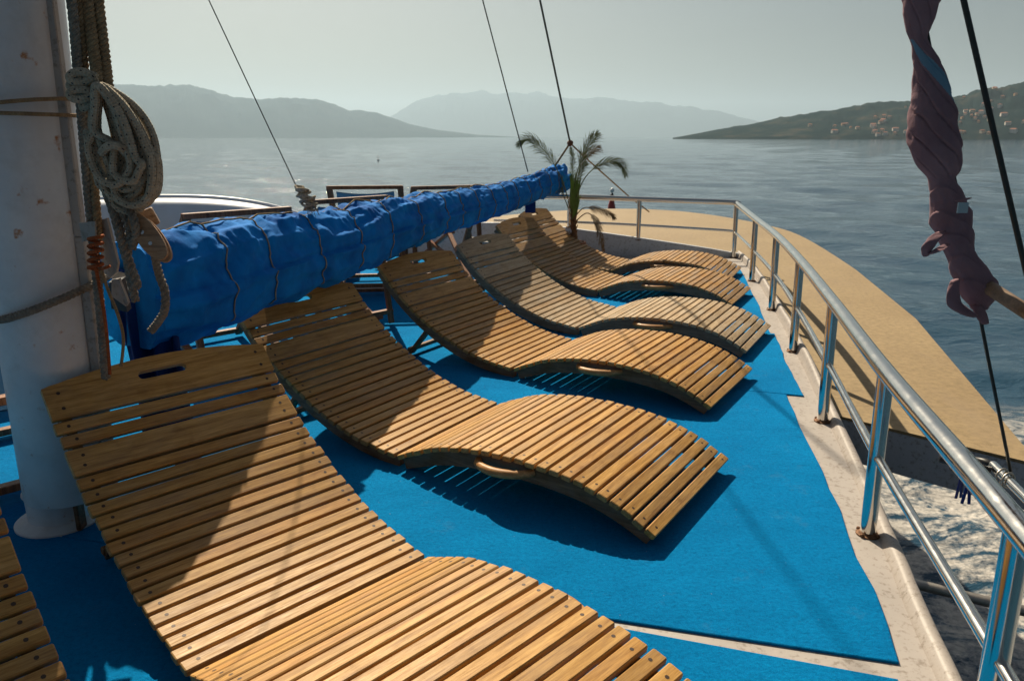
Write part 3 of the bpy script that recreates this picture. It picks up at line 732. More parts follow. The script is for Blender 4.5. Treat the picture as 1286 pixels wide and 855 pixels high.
def peg(loc, rz, lab):
    root = empty('clothes_peg', loc, rz); tag(root, lab, 'clothes peg', 'blue pegs under the rail')
    pm = simple('blue_plastic', (0.01, 0.02, 0.16), 0.35)
    for s_ in (-1, 1):
        mb = MB(); mb.beam((s_ * .002, 0, .012), (s_ * .009, 0, -.052), .008, .005, up=(0, 1, 0), ch=.001); mb.beam((s_ * .002, 0, .012), (s_ * .004, 0, .024), .008, .005, up=(0, 1, 0), ch=.001); mb.build('jaw', pm, root)
    mb = MB(); mb.tube([(.0055 * math.cos(a), .0055 * math.sin(a) * .9, .008) for a in np.linspace(0, 6, 12)], .0009, 5); mb.build('spring', M_DULLSTEEL, root)
PG1 = (1.2643, 1.9300, 0.3055)
PG2 = (1.2672, 1.9000, 0.3031)
peg((PG1[0], PG1[1], PG1[2]), .3, 'blue clothes peg below the rail, the left of the pair')
peg((PG2[0], PG2[1], PG2[2]), -.2, 'blue clothes peg below the rail, the right of the pair')
mb = MB(); mb.tube([(1.2501, 1.9700, 0.3259), (1.2614, 1.9400, 0.3178), (1.2664, 1.9100, 0.3176), (1.2824, 1.8700, 0.3155)], .0018, 5)
tag(mb.build('peg_line', M_ROPEG, smooth=True), 'thin line holding two blue pegs beside the rail', 'line')

# outboard tubes and the struts at the foredeck bulkhead
def tube_thing(name, pts, r, m_, lab, cat, n=14):
    mb = MB(); mb.tube(pts, r, n); o = mb.build(name, m_, smooth=True, angle=60); tag(o, lab, cat); return o
tube_thing('bulkhead_pipe', [(1.6835, 3.6965, -0.3600), (1.9888, 3.5438, -0.3600), (2.4565, 3.2872, -0.3600)], .016, M_DARK, 'dark pipe along the foot of the grey bulkhead above the foam', 'pipe')
tube_thing('lower_strut', [(1.5067, 2.5631, -0.4200), (1.8050, 2.3991, -0.4200), (2.0902, 2.2389, -0.4200)], .020, M_DULLSTEEL, 'dull steel strut sticking out over the foam at the lower right', 'strut')
def chain_tube():
    root = empty('shroud_tube', (1.2589, 1.7531, 0.4000)); off = np.array((1.2589, 1.7531, 0.4000))
    tag(root, 'steel tube outside the rail holding the lower end of the thin stay', 'tube')
    mb = MB(); mb.tube(resample([(1.2761, 1.8301, 0.4000), (1.2378, 1.6356, 0.4000), (1.1562, 1.2214, 0.4000)], 8) - off, .0125, 14); mb.build('tube', M_STEEL, root, smooth=True, angle=60)
    mb = MB(); mb.tube(np.array([(1.2506, 1.8761, 0.4000), (1.2683, 1.8554, 0.4000), (1.2751, 1.8251, 0.4000)]) - off, [.005, .009, .011], 12); mb.build('end_plug', M_DARK, root, smooth=True)
    a = np.array((1.2589, 1.7531, 0.4000)) - off
    for k in (-.012, .012):
        mb = MB(); mb.tube([(a[0] + .019 * math.cos(q), a[1] + k + .3 * .019 * math.cos(q), a[2] + .019 * math.sin(q)) for q in np.linspace(0, 6.0, 16)], .003, 6); mb.build('clamp', M_DULLSTEEL, root, smooth=True)
    mb = MB(); mb.tube([(.0, .06, -.005), (-.05, .075, .0), (-.12, .09, .01)], .009, 10); mb.build('bracket', M_DARK, root, smooth=True)
chain_tube()

# ---------------------------------------------------------------- mast
def mast():
    root = empty('mast', (-1.47, 2.28, 0)); off = np.array([-1.47, 2.28, 0])
    tag(root, 'thick white painted steel mast with rust spots at the left edge', 'mast')
    mb = MB(); mb.lathe([(.137, .105), (.139, .11), (.140, .5), (.148, 1.2), (.158, 1.7), (.165, 2.6), (.16, 5.0), (.12, 9.5)], (0, 0, 0), 56)
    V = mb.v; mb.v = [(x + .035 * min(z / 1.6, 1.6), y, z) for x, y, z in V]
    mb.build('tube', M_MAST, root, smooth=True, angle=50)
    mb = MB(); mb.lathe([(.098, 0), (.098, .104), (.105, .108), (.105, .112)], (-.045, 0, 0), 40); st = mb.build('foot', M_MAST, root, smooth=True, angle=50)
    mb = MB(); mb.lathe([(.135, -.004), (.135, .006), (.110, .014), (.098, .022)], (-.05, 0, 0), 40); mb.build('base_plate', M_MAST, root, smooth=True, angle=50)
    mb = MB(); pts = resample([(.155, -.03, .12), (.172, -.03, .9), (.19, -.03, 1.6), (.215, -.03, 3.0)], 30)
    for a, b_ in zip(pts[:-1], pts[1:]): pass
    mb.beam(pts[0], (.176, -.03, .95), .03, .024, up=(0, 1, 0)); mb.beam((.176, -.03, .953), (.215, -.03, 3.0), .03, .024, up=(0, 1, 0)); mb.build('sail_track', M_KERB, root)
    mb = MB(); mb.box((.062, -.075, .07), (1, 0, 0), (0, 0, 1), (0, 1, 0), .008, .065, .02, .003); mb.build('foot_gusset', M_RUST, root)
mast()
def ring(name, z, tilt, r, rad, m_, lab, tw=True, cx=-1.42, dz=.0):
    P = [(cx + rad * math.cos(a), 2.28 + rad * math.sin(a), z + tilt * math.cos(a) + dz * math.sin(a)) for a in np.linspace(0, 2 * math.pi, 60)]
    mb = MB()
    if tw: mb.twisted(P, r, .04)
    else: mb.tube(P, r, 8)
    tag(mb.build(name, m_, smooth=True), lab, 'rope')
ring('mast_rope', .765, .052, .012, .157, M_ROPEG, 'grey twisted rope slung round the mast at the height of the sail', dz=.02)
ring('lashing', 1.325, .02, .0055, .166, M_ROPEB, 'thin brown lashing round the mast, upper of two turns', False)
ring('lashing', 1.303, -.004, .0055, .166, M_ROPEB, 'thin brown lashing round the mast, lower of two turns', False, dz=.0)

YM = 2.12
# halyards running down beside the mast
def halyard(pts, r, m_, lab, tw=True, pitch=.045):
    mb = MB(); P = spline(pts, 8)
    if tw: mb.twisted(P, r, pitch)
    else: mb.tube(P, r, 10)
    tag(mb.build('halyard', m_, smooth=True), lab, 'rope')
halyard([(-1.1924, 2.2000, 1.7158), (-1.1899, 2.1900, 1.5568), (-1.1922, 2.1800, 1.4339), (-1.1967, 2.1700, 1.2657), (-1.2015, 2.1600, 1.0918), (-1.2065, 2.1500, 0.8653), (-1.2154, 2.1500, 0.6741), (-1.2254, 2.1500, 0.5374)], .0135, M_ROPEG, 'grey twisted halyard hanging closest to the mast')
halyard([(-1.1924, 2.2400, 1.7245), (-1.1865, 2.2200, 1.5611), (-1.1833, 2.2000, 1.4356), (-1.1831, 2.1800, 1.2443), (-1.1809, 2.1500, 1.0256), (-1.1862, 2.1500, 0.9577)], .0115, M_ROPEB, 'brown halyard hanging just right of the grey one')
halyard([(-1.1768, 2.2600, 1.7288), (-1.1677, 2.2300, 1.5625), (-1.1525, 2.2000, 1.4356), (-1.1334, 2.1700, 1.3502)], .0165, M_ROPEB, 'thick brown halyard running up from the rope coil, left of the last one')
halyard([(-1.1586, 2.2800, 1.7331), (-1.1471, 2.2500, 1.5654), (-1.1340, 2.2200, 1.4374), (-1.1151, 2.1800, 1.3612)], .0145, M_ROPEB, 'brown halyard at the right of the bundle above the coil')
# coiled rope
def coil():
    root = empty('rope_coil', (-1.2, 2.05, 1.0)); off = np.array([-1.2, 2.05, 1.0])
    tag(root, 'pale rope with black flecks hung in a coil beside the mast', 'rope coil')
    rg = random.Random(4)
    loops = [(-2, 128, 254, 168, 198, 0.0), (4, 122, 246, 160, 190, .03), (0, 126, 238, 154, 182, -.03), (6, 118, 226, 148, 172, .02), (-4, 124, 262, 160, 194, .05), (2, 120, 232, 140, 164, -.05), (5, 117, 250, 150, 178, -.02), (1, 121, 214, 136, 156, .045), (3, 124, 258, 164, 190, -.045), (-3, 127, 241, 158, 176, .035), (7, 119, 222, 146, 164, -.02), (2, 125, 251, 172, 196, -.015), (-1, 122, 236, 150, 170, .06), (3, 121, 212, 142, 158, .0), (-4, 126, 257, 160, 199, .015), (5, 117, 266, 158, 186, .01), (0, 124, 228, 160, 178, -.06), (8, 116, 240, 140, 158, .03)]
    pxs = lambda px, py, y: Qf(px, py, y)
    for k, (dx, tx, by, bx, rx, dy) in enumerate(loops):
        y = 2.06 + dy
        pts = [pxs(tx + dx, 108, y - .01), pxs(tx + (rx - tx) * .55, 132 + k, y), pxs(rx - 8, 165 + 2 * k, y), pxs(rx, 205, y), pxs(rx - 3, by - 14, y), pxs(bx + 6, by, y), pxs(bx - 16, by - 10, y + .01), pxs(bx - 34 + k, by - 46, y + .02), pxs(tx - 4 + dx, 165, y + .02), pxs(tx - 3 + dx, 130, y + .01)]
        mb = MB(); mb.tube(spline(pts, 10, closed=True) - off, .0102, 10, closed=True); mb.build('loop', M_ROPE, root, smooth=True)
    pts = []
    for q in range(34):
        a = q * .62; pts.append(np.array(pxs(103 + 15 * math.cos(a), 92 + q * 1.05 + 9 * math.sin(a), 2.06 - .02 * math.sin(a * .5))))
    mb = MB(); mb.tube(spline(pts, 3) - off, .0115, 10); mb.build('hitch', M_ROPE, root, smooth=True)
    mb = MB()
    for (cx, cy, a0) in ((142, 188, 0),):
        pts = [pxs(cx - 14, cy + 4, 2.03), pxs(cx - 4, cy - 5, 2.0), pxs(cx + 10, cy - 3, 2.0), pxs(cx + 17, cy + 6, 2.03)]
        mb.tube(spline(pts, 6) - off, .0115, 8)
    mb.build('wrap', M_ROPE, root, smooth=True)
coil()
def tail(name, pts, r, m_, lab, pitch=.05):
    mb = MB(); mb.twisted(spline(pts, 8), r, pitch); tag(mb.build(name, m_, smooth=True), lab, 'rope')
tail('rope_tail', [(-1.1205, 2.1000, 1.1067), (-1.0962, 2.0800, 1.0500), (-1.0766, 2.0600, 0.9913), (-1.0651, 2.0600, 0.9144), (-1.0476, 2.0500, 0.8604), (-1.0445, 2.0500, 0.8334)], .014, M_ROPEG, 'thick grey rope tail hanging below the coil, the left of two')
tail('rope_tail', [(-1.0891, 2.0900, 1.0751), (-1.0599, 2.0700, 1.0228), (-1.0475, 2.0600, 0.9804), (-1.0688, 2.0700, 0.9240), (-1.0638, 2.0600, 0.8585), (-1.0588, 2.0600, 0.7950)], .012, M_ROPEG, 'thick grey rope tail hanging below the coil, its end swinging lowest')
tail('rope_tail', [(-1.0828, 2.1000, 1.0612), (-1.0325, 2.0500, 1.0399), (-1.0208, 2.0400, 0.9937), (-1.0481, 2.0600, 0.9432)], .011, M_ROPEG, 'short bight of grey rope beside the wooden block')
tail('rope_loop', [(-1.0362, 2.1600, 0.9149), (-1.0111, 2.1200, 0.8590), (-0.9913, 2.1000, 0.8165), (-0.9978, 2.1000, 0.7630), (-1.0276, 2.1200, 0.7252), (-1.0746, 2.1600, 0.6837)], .012, M_ROPEG, 'grey rope looping down from the wooden block over the blue sail')

# orange cord whipping
def orange():
    root = empty('orange_cord', (-1.1719, 2.1000, 0.9194)); off = np.array((-1.1719, 2.1000, 0.9194))
    tag(root, 'faded orange cord whipped round the ropes and trailing down', 'cord')
    pts = [np.array(Qf(120 + 9 * math.cos(a), 296 + a * 1.42, 2.10 - .018 * math.sin(a))) for a in np.linspace(0, 31, 150)]
    mb = MB(); mb.tube(np.array(pts) - off, .0048, 7); mb.build('whipping', M_ORANGE, root, smooth=True)
    mb = MB(); mb.tube(spline([(-1.1734, 2.0900, 0.8871), (-1.1705, 2.0900, 0.8301), (-1.1741, 2.1000, 0.7465), (-1.1767, 2.1000, 0.6633), (-1.1835, 2.1000, 0.5661)], 6) - off, .0048, 7); mb.build('tail', M_ORANGE, root, smooth=True)
    mb = MB(); mb.tube(spline([(-1.1600, 2.0900, 0.8871), (-1.1472, 2.0900, 0.8186), (-1.1297, 2.0900, 0.7489), (-1.1288, 2.1000, 0.6753), (-1.1473, 2.1000, 0.5906)], 6) - off, .0045, 7); mb.build('tail', M_ROPEB, root, smooth=True)
    mb = MB(); mb.tube([(-1.1499, 2.0700, 0.8837), (-1.1227, 2.0500, 0.8916), (-1.1111, 2.0500, 0.8961)] - off, .0045, 7); mb.build('tail', M_ORANGE, root, smooth=True)
orange()
# white bracket with fins
def bracket():
    root = empty('mast_bracket', (-1.2065, 2.2000, 0.9041)); off = np.array((-1.2065, 2.2000, 0.9041)); tag(root, 'white steel bracket fins holding the boom to the mast', 'bracket')
    def plate(P, th, name, m_=M_KERB):
        P = np.array(P) - off; n = np.cross(P[1] - P[0], P[2] - P[0]); n /= np.linalg.norm(n); L_ = len(P)
        mb = MB(); V = list(P) + list(P + n * th); mb.add(V, [list(range(L_))[::-1], [L_ + i for i in range(L_)]] + [[i, (i + 1) % L_, L_ + (i + 1) % L_, L_ + i] for i in range(L_)]); mb.build(name, m_, root)
    plate([(-1.2307, 2.1400, 1.0042), (-1.1793, 2.1300, 1.0098), (-1.1842, 2.1300, 0.9603), (-1.2298, 2.1400, 0.9499)], .006, 'lug')
    plate([(-1.1841, 2.1600, 1.0088), (-1.1550, 2.1500, 1.0166), (-1.1409, 2.1500, 0.8886), (-1.1547, 2.1600, 0.8588), (-1.1978, 2.2000, 0.8326), (-1.2180, 2.2000, 0.8566)], .008, 'fin')
    plate([(-1.1774, 2.1700, 0.8334), (-1.1504, 2.1600, 0.8400), (-1.1373, 2.1700, 0.7664), (-1.1618, 2.2000, 0.7476), (-1.2114, 2.2200, 0.7752)], .008, 'fin')
    plate([(-1.2151, 2.2200, 0.8167), (-1.1758, 2.2200, 0.8240), (-1.1804, 2.2400, 0.7212), (-1.2279, 2.2400, 0.7312)], .03, 'hinge', M_DARK)
bracket()
# wooden pulley block
def block():
    root = empty('pulley_block', (-1.0158, 2.1000, 0.9643)); off = np.array((-1.0158, 2.1000, 0.9643)); tag(root, 'worn wooden pulley block in front of the furled blue sail', 'pulley')
    A = np.array((-1.0345, 2.0800, 1.0196)) - off; B = np.array((-0.9582, 2.0500, 0.9226)) - off; D = (B - A); L_ = np.linalg.norm(D); D /= L_
    view = np.array([.2, -.9, .15]); S = np.cross(D, view); S /= np.linalg.norm(S); Z = np.cross(S, D)
    for k, (zz, th) in enumerate(((.016, .011), (-.016, .011))):
        mb = MB(); ring_ = [A + D * L_ / 2 + D * (L_ * .60 * math.cos(a)) + S * (.030 * np.sign(math.sin(a)) * abs(math.sin(a)) ** .8) for a in np.linspace(0, 2 * math.pi, 32, endpoint=False)]
        V = [p + Z * (zz - th / 2) for p in ring_] + [p * 1.0 + Z * (zz + th / 2) for p in ring_]; n_ = 32
        mb.add(V, [list(range(n_))[::-1], [n_ + i for i in range(n_)]] + [[i, (i + 1) % n_, n_ + (i + 1) % n_, n_ + i] for i in range(n_)]); mb.build('cheek', W_BLOCK, root, smooth=True, angle=40)
    mb = MB(); c = A + D * L_ * .5; mb.tube([c - Z * .009, c + Z * .009], .022, 16); mb.build('sheave', M_DARK, root, smooth=True, angle=40)
    for q in (.38, .68):
        c = A + D * L_ * q + S * .004; mb = MB(); mb.tube([c - Z * .024, c + Z * .0265], .0055, 10); mb.build('pin', M_STEEL, root, smooth=True, angle=40)
block()
mb = MB(); mb.beam((-1.0855, 2.1800, 0.9998), (-1.0367, 2.2000, 1.0207), .03, .05); tag(mb.build('cleat', W_BLOCK), 'dark wooden cleat end behind the pulley block', 'cleat')

# ---------------------------------------------------------------- furled sail on the boom
BA = np.array([-1.297, 2.478, .77]); BB = np.array([.50, 8.05, .78])
def furled_sail():
    root = empty('furled_sail', tuple(BA)); tag(root, 'bright blue sail furled on the boom and lashed with cord', 'sail')
    L_ = np.linalg.norm(BB - BA); D = (BB - BA) / L_; Sx = np.cross(D, (0, 0, 1)); Sx /= np.linalg.norm(Sx); Up = np.cross(Sx, D)
    ties = [.40, .67, 1.05, 1.42, 1.78, 2.17, 2.6, 2.9, 3.2, 3.55, 3.85, 4.15, 4.5, 4.85, 5.2, 5.5]
    na, nb = 620, 150
    a = np.linspace(0, L_ + .12, na)[:, None]; ph = np.linspace(0, 2 * np.pi, nb, endpoint=False)[None]
    rad = np.interp(a, [0, .15, .36, .60, .86, 1.19, 1.85, 2.64, 3.39, 4.38, 5.45, 5.94, 6.2], [.16, .184, .187, .175, .166, .163, .151, .127, .119, .116, .118, .112, .07])
    zc = np.interp(a, [0, .60, 1.19, 1.85, 2.64, 3.4, 4.4, 5.45, 6.0], [.722, .728, .722, .744, .757, .750, .766, .815, .815]) - (BA[2] + (BB[2] - BA[2]) * a / L_)
    skew = .06 * np.sin(ph)
    tie_d = np.min(np.abs((a + .05 * np.cos(ph)) - np.array(ties)[None, None, :].reshape(1, 1, -1)[..., :].reshape(-1)[:, None, None]), axis=0)
    pinch = np.exp(-(tie_d / .028) ** 2)
    puff = 1 - np.exp(-(tie_d / .12) ** 2)
    X = np.cos(ph); Z = np.sin(ph)       # Z up
    f1 = fbm(a * 1.7, X * 1.6 + 3, Z * 1.6, 3)
    # diagonal folds: ridged noise stretched along a slanted direction
    rdg = lambda u: 1 - 2 * np.abs(u)
    s1 = rdg(vnoise(a * 3.2 + ph * .9, ph * 2.2 - a * 1.1, 4.0)); s2 = rdg(vnoise(a * 6.5 - ph * 1.3, ph * 2.5 + a * 1.7, 8.0)); s3 = rdg(vnoise(a * 14 + np.sin(ph) * 1.5, ph * 3.1, 2.0))
    s4 = rdg(vnoise(a * 2.2 - 1.9 * Z, X * 2 + 9, Z * 2.6 + a * .3))
    s5 = rdg(vnoise(a * 22 + 2.5 * Z, ph * 1.4, 6.0)) * np.clip(Z + .3, 0, 1)
    r_ = rad * (1.0 + .04 * f1 + .015 * puff + .085 * s1 * puff + .055 * s2 + .026 * s3 + .085 * s4 + .028 * s5 - .065 * pinch)
    # long horizontal fold on the camera side, loose overlap
    foldline = .35 * np.sin(a * 1.9) + .15 * np.sin(a * 5.1)
    g = (ph - (np.pi - .15 + foldline * .4)); r_ = r_ + .020 * np.exp(-(g / .10) ** 2) * (.5 + .5 * vnoise(a * 1.3, 2.2)) - .02 * np.exp(-((g - .22) / .13) ** 2)
    tipn = np.clip((a - 5.3) / .8, 0, 1); r_ = r_ * (1 + tipn * .30 * rdg(vnoise(a * 9, ph * 1.8, 3)))
    sx = r_ * X * .86; sz = r_ * Z
    sz = np.where(Z < 0, sz * 1.04, sz * .98) + zc; sx = sx * np.where(Z < 0, 1.04, .92)
    G_ = a[..., None] * D + sx[..., None] * Sx + sz[..., None] * Up
    mb = MB(); mb.grid(G_, closev=True); mb.f += [list(range(nb))[::-1], [(na - 1) * nb + i for i in range(nb)]]; mb.m += [0, 0]; mb.uv += [[(0, 0)] * nb] * 2
    mb.build('cover', M_SAIL, root, smooth=True)
    # lashings follow the cloth
    for t_ in ties:
        pts = []
        for k in range(0, nb, 2):
            at_ = t_ - .05 * math.cos(ph[0, k]); i = int(round(at_ / (L_ + .12) * (na - 1))); i = max(0, min(na - 1, i)); p = G_[i, k]; c = a[i, 0] * D + zc[i, 0] * Up; d_ = p - c
            pts.append(c + d_ * (1 + .004 / np.linalg.norm(d_)))
        mb = MB(); mb.tube(pts, .0032, 7, closed=True); mb.build('tie', M_TIE, root, smooth=True)
    # cord zig-zagging along the top
    pts = [];
    for i in range(10, 560, 6): p = G_[i, int(nb * .25)]; c = a[i, 0] * D + zc[i, 0] * Up; d_ = p - c; pts.append(c + d_ * (1 + (.006 + .004 * math.sin(i)) / np.linalg.norm(d_)))
    mb = MB(); mb.tube(pts, .0038, 6); mb.build('top_cord', M_ROPEB, root, smooth=True)
    # boom
    mb = MB(); mb.tube([D * -.02, D * (L_ + .30)], .038, 16); mb.build('boom', M_DULLSTEEL, root, smooth=True, angle=60)
    # hanging clew of cloth beside the mast
    mb = MB(); u = np.linspace(0, 1, 40)[:, None]; v_ = np.linspace(0, 1, 30)[None]
    px0 = np.array((-1.3337, 2.4600, 0.8246)) - BA; px1 = np.array((-1.1815, 2.5000, 0.7907)) - BA
    base = px0 + (px1 - px0) * v_[..., None]
    drop = np.array([.01, .02, -.72]); G2 = base + drop * u[..., None]
    G2[..., 1] += .028 * np.sin(v_ * 14 + 1.2 * np.sin(u * 3)) * (.4 + u) + .012 * vnoise(u * 4, v_ * 8)
    G3 = G2 + np.array([0, .05, 0]); 
    allr = np.concatenate([G2, G3[:, ::-1]], axis=1); mb.grid(allr, closev=True); mb.build('hanging_cloth', M_SAILDK, root, smooth=True)
    # webbing strap hanging under the far end
    s_ = D * 4.85; mb = MB(); mb.beam(s_ + (-.02, 0, -.08), s_ + (-.02, 0, -.225), .10, .012, up=(0, 1, 0)); mb.build('hanging_flap', M_SAILDK, root)
furled_sail()

# ---------------------------------------------------------------- stays and lines overhead
def line(name, pts, r, m_, lab, cat='rope', n=8):
    mb = MB(); mb.tube(resample(pts, 14), r, n); tag(mb.build(name, m_, smooth=True), lab, cat)
def up_from(p, q, k):
    p, q = np.array(p), np.array(q); return tuple(p + (q - p) * k)
A1, A2 = (-1.0011, 3.5500, 1.0110), (-1.2783, 3.4200, 1.7969)
line('topping_line', [A1, up_from(A1, A2, 2.4)], .0026, M_STAY, 'thin dark wire rising from the knot on the sail, nearest the mast', 'wire')
A1, A2 = (0.1558, 7.5000, 0.9092), (-0.2505, 6.9000, 2.3635)
line('topping_line', [A1, up_from(A1, A2, 2.4)], .0055, M_WIRE, 'thin pale line rising from the far part of the sail, left of the palm', 'wire')
A1, A2 = (0.5782, 7.7000, 1.1789), (0.2472, 7.2000, 2.4124)
line('topping_line', [A1, up_from(A1, A2, 2.4)], .0095, M_WIRE, 'stay rising from the small ball above the palm', 'wire')
A1 = (0.5782, 7.7000, 1.1789)
def bridle():
    root = empty('bridle', A1); off = np.array(A1); tag(root, 'small brown ball with lines splitting down to boom end and bow', 'bridle')
    mb = MB(); mb.lathe([(.004, -.032), (.024, -.022), (.033, 0), (.024, .022), (.004, .032)], (0, 0, 0), 14); mb.build('ball', simple('brown_ball', (0.14, 0.05, 0.02), .6), root, smooth=True)
    mb = MB(); mb.tube(resample([(0, 0, 0), np.array((0.4046, 7.9500, 0.8894)) - off], 4), .010, 8); mb.build('line', M_ROPEB, root, smooth=True)
    mb = MB(); mb.tube(resample([(0, 0, 0), np.array((0.7893, 8.3000, 1.0247)) - off, np.array((1.4321, 9.3000, 0.5349)) - off, np.array((1.7932, 9.9000, 0.2943)) - off], 8), .008, 8); mb.build('line', M_ROPEB, root, smooth=True)
bridle()
def knot():
    o_ = np.array((-0.9467, 3.5000, 0.9638)); root = empty('rope_knot', tuple(o_)); tag(root, 'frayed pale rope knot tied on top of the blue sail', 'knot')
    rg = random.Random(9); pts = []
    for k in range(70):
        a = k * .9; t_ = k / 69; c = np.array((-0.9760, 3.5000, 1.0142)) * (1 - t_) + np.array((-0.9241, 3.5000, 0.9202)) * t_
        pts.append(c - o_ + np.array([math.cos(a), math.sin(a) * .8, .5 * math.sin(a * .7)]) * (.020 + .012 * math.sin(t_ * 3.14)) * rg.uniform(.7, 1.2))
    mb = MB(); mb.tube(spline(pts, 3), .0062, 7); mb.build('knot_turns', M_ROPE, root, smooth=True)
    mb = MB()
    for k in range(16):
        e = np.array([rg.uniform(-.03, .05), rg.uniform(-.03, .02), rg.uniform(-.06, .0)]); mb.tube([(.01, 0, -.02), e * .6 + (0.01, 0, -.02), e + (.01, 0, -.035)], .0016, 5)
    mb.build('frayed_ends', M_ROPE, root, smooth=True)
knot()

# right hand shrouds, pole and shawl
B1, B2 = (0.9011, 1.6200, 1.5038), (1.0891, 1.5800, 0.9817)
line('shroud', [up_from(B2, B1, 2.6), B1, B2, up_from(B1, B2, 2.2)], .0058, M_STAY, 'thick black shroud crossing the top right corner', 'wire', 12)
B3, B4 = (0.9075, 1.7800, 1.4975), (1.1281, 1.7600, 0.8264)
B5 = (1.2932, 1.7800, 0.3961)
line('shroud', [up_from(B4, B3, 2.6), B3, (0.9789, 1.7700, 1.2783), B4, B5], .0042, M_STAY, 'thin black shroud the plum scarf is wound round', 'wire', 10)
mb = MB(); PA, PB = np.array((1.1229, 1.8000, 0.9106)), np.array((1.1436, 1.6200, 0.8648))
mb.tube(resample([PA, PB, PA + (PB - PA) * 4], 8), .0165, 14); tag(mb.build('wooden_pole', W_POLE, smooth=True, angle=60), 'weathered wooden pole end resting in the plum scarf', 'pole')
def shawl():
    root = empty('scarf', (0.9922, 1.7700, 1.1905)); off = np.array((0.9922, 1.7700, 1.1905)); tag(root, 'plum cotton scarf twisted and knotted round the thin shroud', 'scarf')
    rows = [(-70, 1128, 1190), (-40, 1132, 1186), (-15, 1133, 1182), (5, 1134, 1178), (20, 1136, 1175), (35, 1139, 1168), (45, 1140, 1163), (52, 1144, 1165), (65, 1146, 1173), (90, 1148, 1186), (115, 1147, 1193), (140, 1142, 1199), (165, 1139, 1202), (185, 1142, 1206), (200, 1147, 1207), (212, 1154, 1206), (220, 1162, 1200), (226, 1166, 1198), (236, 1166, 1206), (250, 1169, 1213), (262, 1168, 1220), (276, 1165, 1222), (286, 1168, 1223), (294, 1175, 1224), (306, 1180, 1225), (318, 1186, 1226), (326, 1189, 1230), (334, 1190, 1240), (346, 1193, 1250), (358, 1198, 1255), (370, 1203, 1252), (380, 1210, 1246), (388, 1220, 1240)]
    ys = np.linspace(rows[0][0], rows[-1][0], 340); l_ = np.interp(ys, [q[0] for q in rows], [q[1] for q in rows]); r2 = np.interp(ys, [q[0] for q in rows], [q[2] for q in rows])
    k_ = np.ones(9) / 9; l_ = np.convolve(np.pad(l_, 4, 'edge'), k_, 'valid'); r2 = np.convolve(np.pad(r2, 4, 'edge'), k_, 'valid')
    nb = 96; ph = np.linspace(0, 2 * np.pi, nb, endpoint=False); G_ = np.zeros((len(ys), nb, 3)); band = np.zeros((len(ys), nb), int)
    for i, y in enumerate(ys):
        c = np.array(Qf((l_[i] + r2[i]) / 2, y, 1.77)); ra = (r2[i] - l_[i]) / 2 * 1.72 / 940 * (1.70 / 1.70)
        twist = -(y - 55) * .036
        big = np.cos(3 * ph + twist * 1.0) ; 
        q5 = ((6 * (ph + twist * .8) / (2 * np.pi) + .35 * vnoise(y * .015, np.cos(ph), np.sin(ph))) % 1); rid = np.where(q5 < .16, -.9 + q5 / .16 * 1.9, 1 - (q5 - .16) * 1.1)
        if y > 222:   # wrapped section: nearly level wraps
            ww = ((y * .035 + .8 * np.cos(ph + 2.2) + .3 * vnoise(y * .03, ph * .0 + np.cos(ph), np.sin(ph))) % 1); rid = np.where(ww < .12, ww / .12, 1 - (ww - .12) * .9) * 1.6 - .8
        f = vnoise(y * .05, np.cos(ph) * 1.8, np.sin(ph) * 1.8)
        rr = ra * (.89 + .10 * rid + .07 * f + .03 * vnoise(y * .12, np.cos(ph) * 3, np.sin(ph) * 3))
        G_[i] = c - off + np.stack([rr * np.cos(ph), rr * .8 * np.sin(ph), 0 * ph], 1)
        cb = 3.55 + (y - 55) * .034
        if 50 < y < 130: band[i] = (np.abs(ph - cb) < .22 + .28 * min(1, (y - 50) / 30)).astype(int)
    mb = MB(); mb.grid(G_, closev=True, flip=False)
    A_, B_ = G_.shape[:2]; mb.m = [int(band[i, j]) for i in range(A_ - 1) for j in range(B_)]
    mb.f += [list(range(nb)), [(A_ - 1) * nb + i for i in range(nb)][::-1]]; mb.m += [0, 0]; mb.uv += [[(0, 0)] * nb] * 2
    mb.build('wound_cloth', [M_SHAWL, M_STRIPE], root, smooth=True)
    def flap(P, name, th=.006, m_=M_SHAWL):      # curled loose lobe, P = rows of centre line + widths
        K = 26; c = spline([q[:3] for q in P], 8); w_ = np.interp(np.linspace(0, 1, len(c)), np.linspace(0, 1, len(P)), [q[3] for q in P])
        rows_ = []
        for k, cc in enumerate(c):
            row = []
            for j in range(16):
                a = j / 16 * 2 * math.pi; row.append(np.array(cc) - off + np.array([w_[k] * math.cos(a) * (1 + .15 * math.sin(3 * a + k * .3)), w_[k] * .45 * math.sin(a), w_[k] * .35 * math.sin(a + .8)]))
            rows_.append(row)
        mb = MB(); mb.grid(np.array(rows_), closev=True); mb.f += [list(range(16)), [(len(rows_) - 1) * 16 + i for i in range(16)][::-1]]; mb.m += [0, 0]; mb.uv += [[(0, 0)] * 16] * 2; mb.build(name, m_, root, smooth=True)
    def F(px, py, y, w_): q = Qf(px, py, y); return (*q, w_)
    flap([F(1182, 292, 1.74, .012), F(1172, 300, 1.73, .016), F(1166, 310, 1.73, .015), F(1163, 321, 1.74, .008)], 'loose_fold')
    flap([F(1188, 308, 1.73, .010), F(1178, 314, 1.72, .013), F(1170, 318, 1.73, .008)], 'loose_fold')
    flap([F(1200, 352, 1.74, .010), F(1196, 366, 1.73, .014), F(1200, 382, 1.73, .016), F(1212, 392, 1.73, .014), F(1224, 397, 1.74, .008)], 'loose_fold')
    flap([F(1226, 384, 1.75, .012), F(1232, 396, 1.75, .013), F(1238, 406, 1.75, .008)], 'loose_end')
    flap([F(1205, 252, 1.73, .010), F(1214, 250, 1.72, .008), F(1219, 249, 1.72, .003)], 'loose_fold')
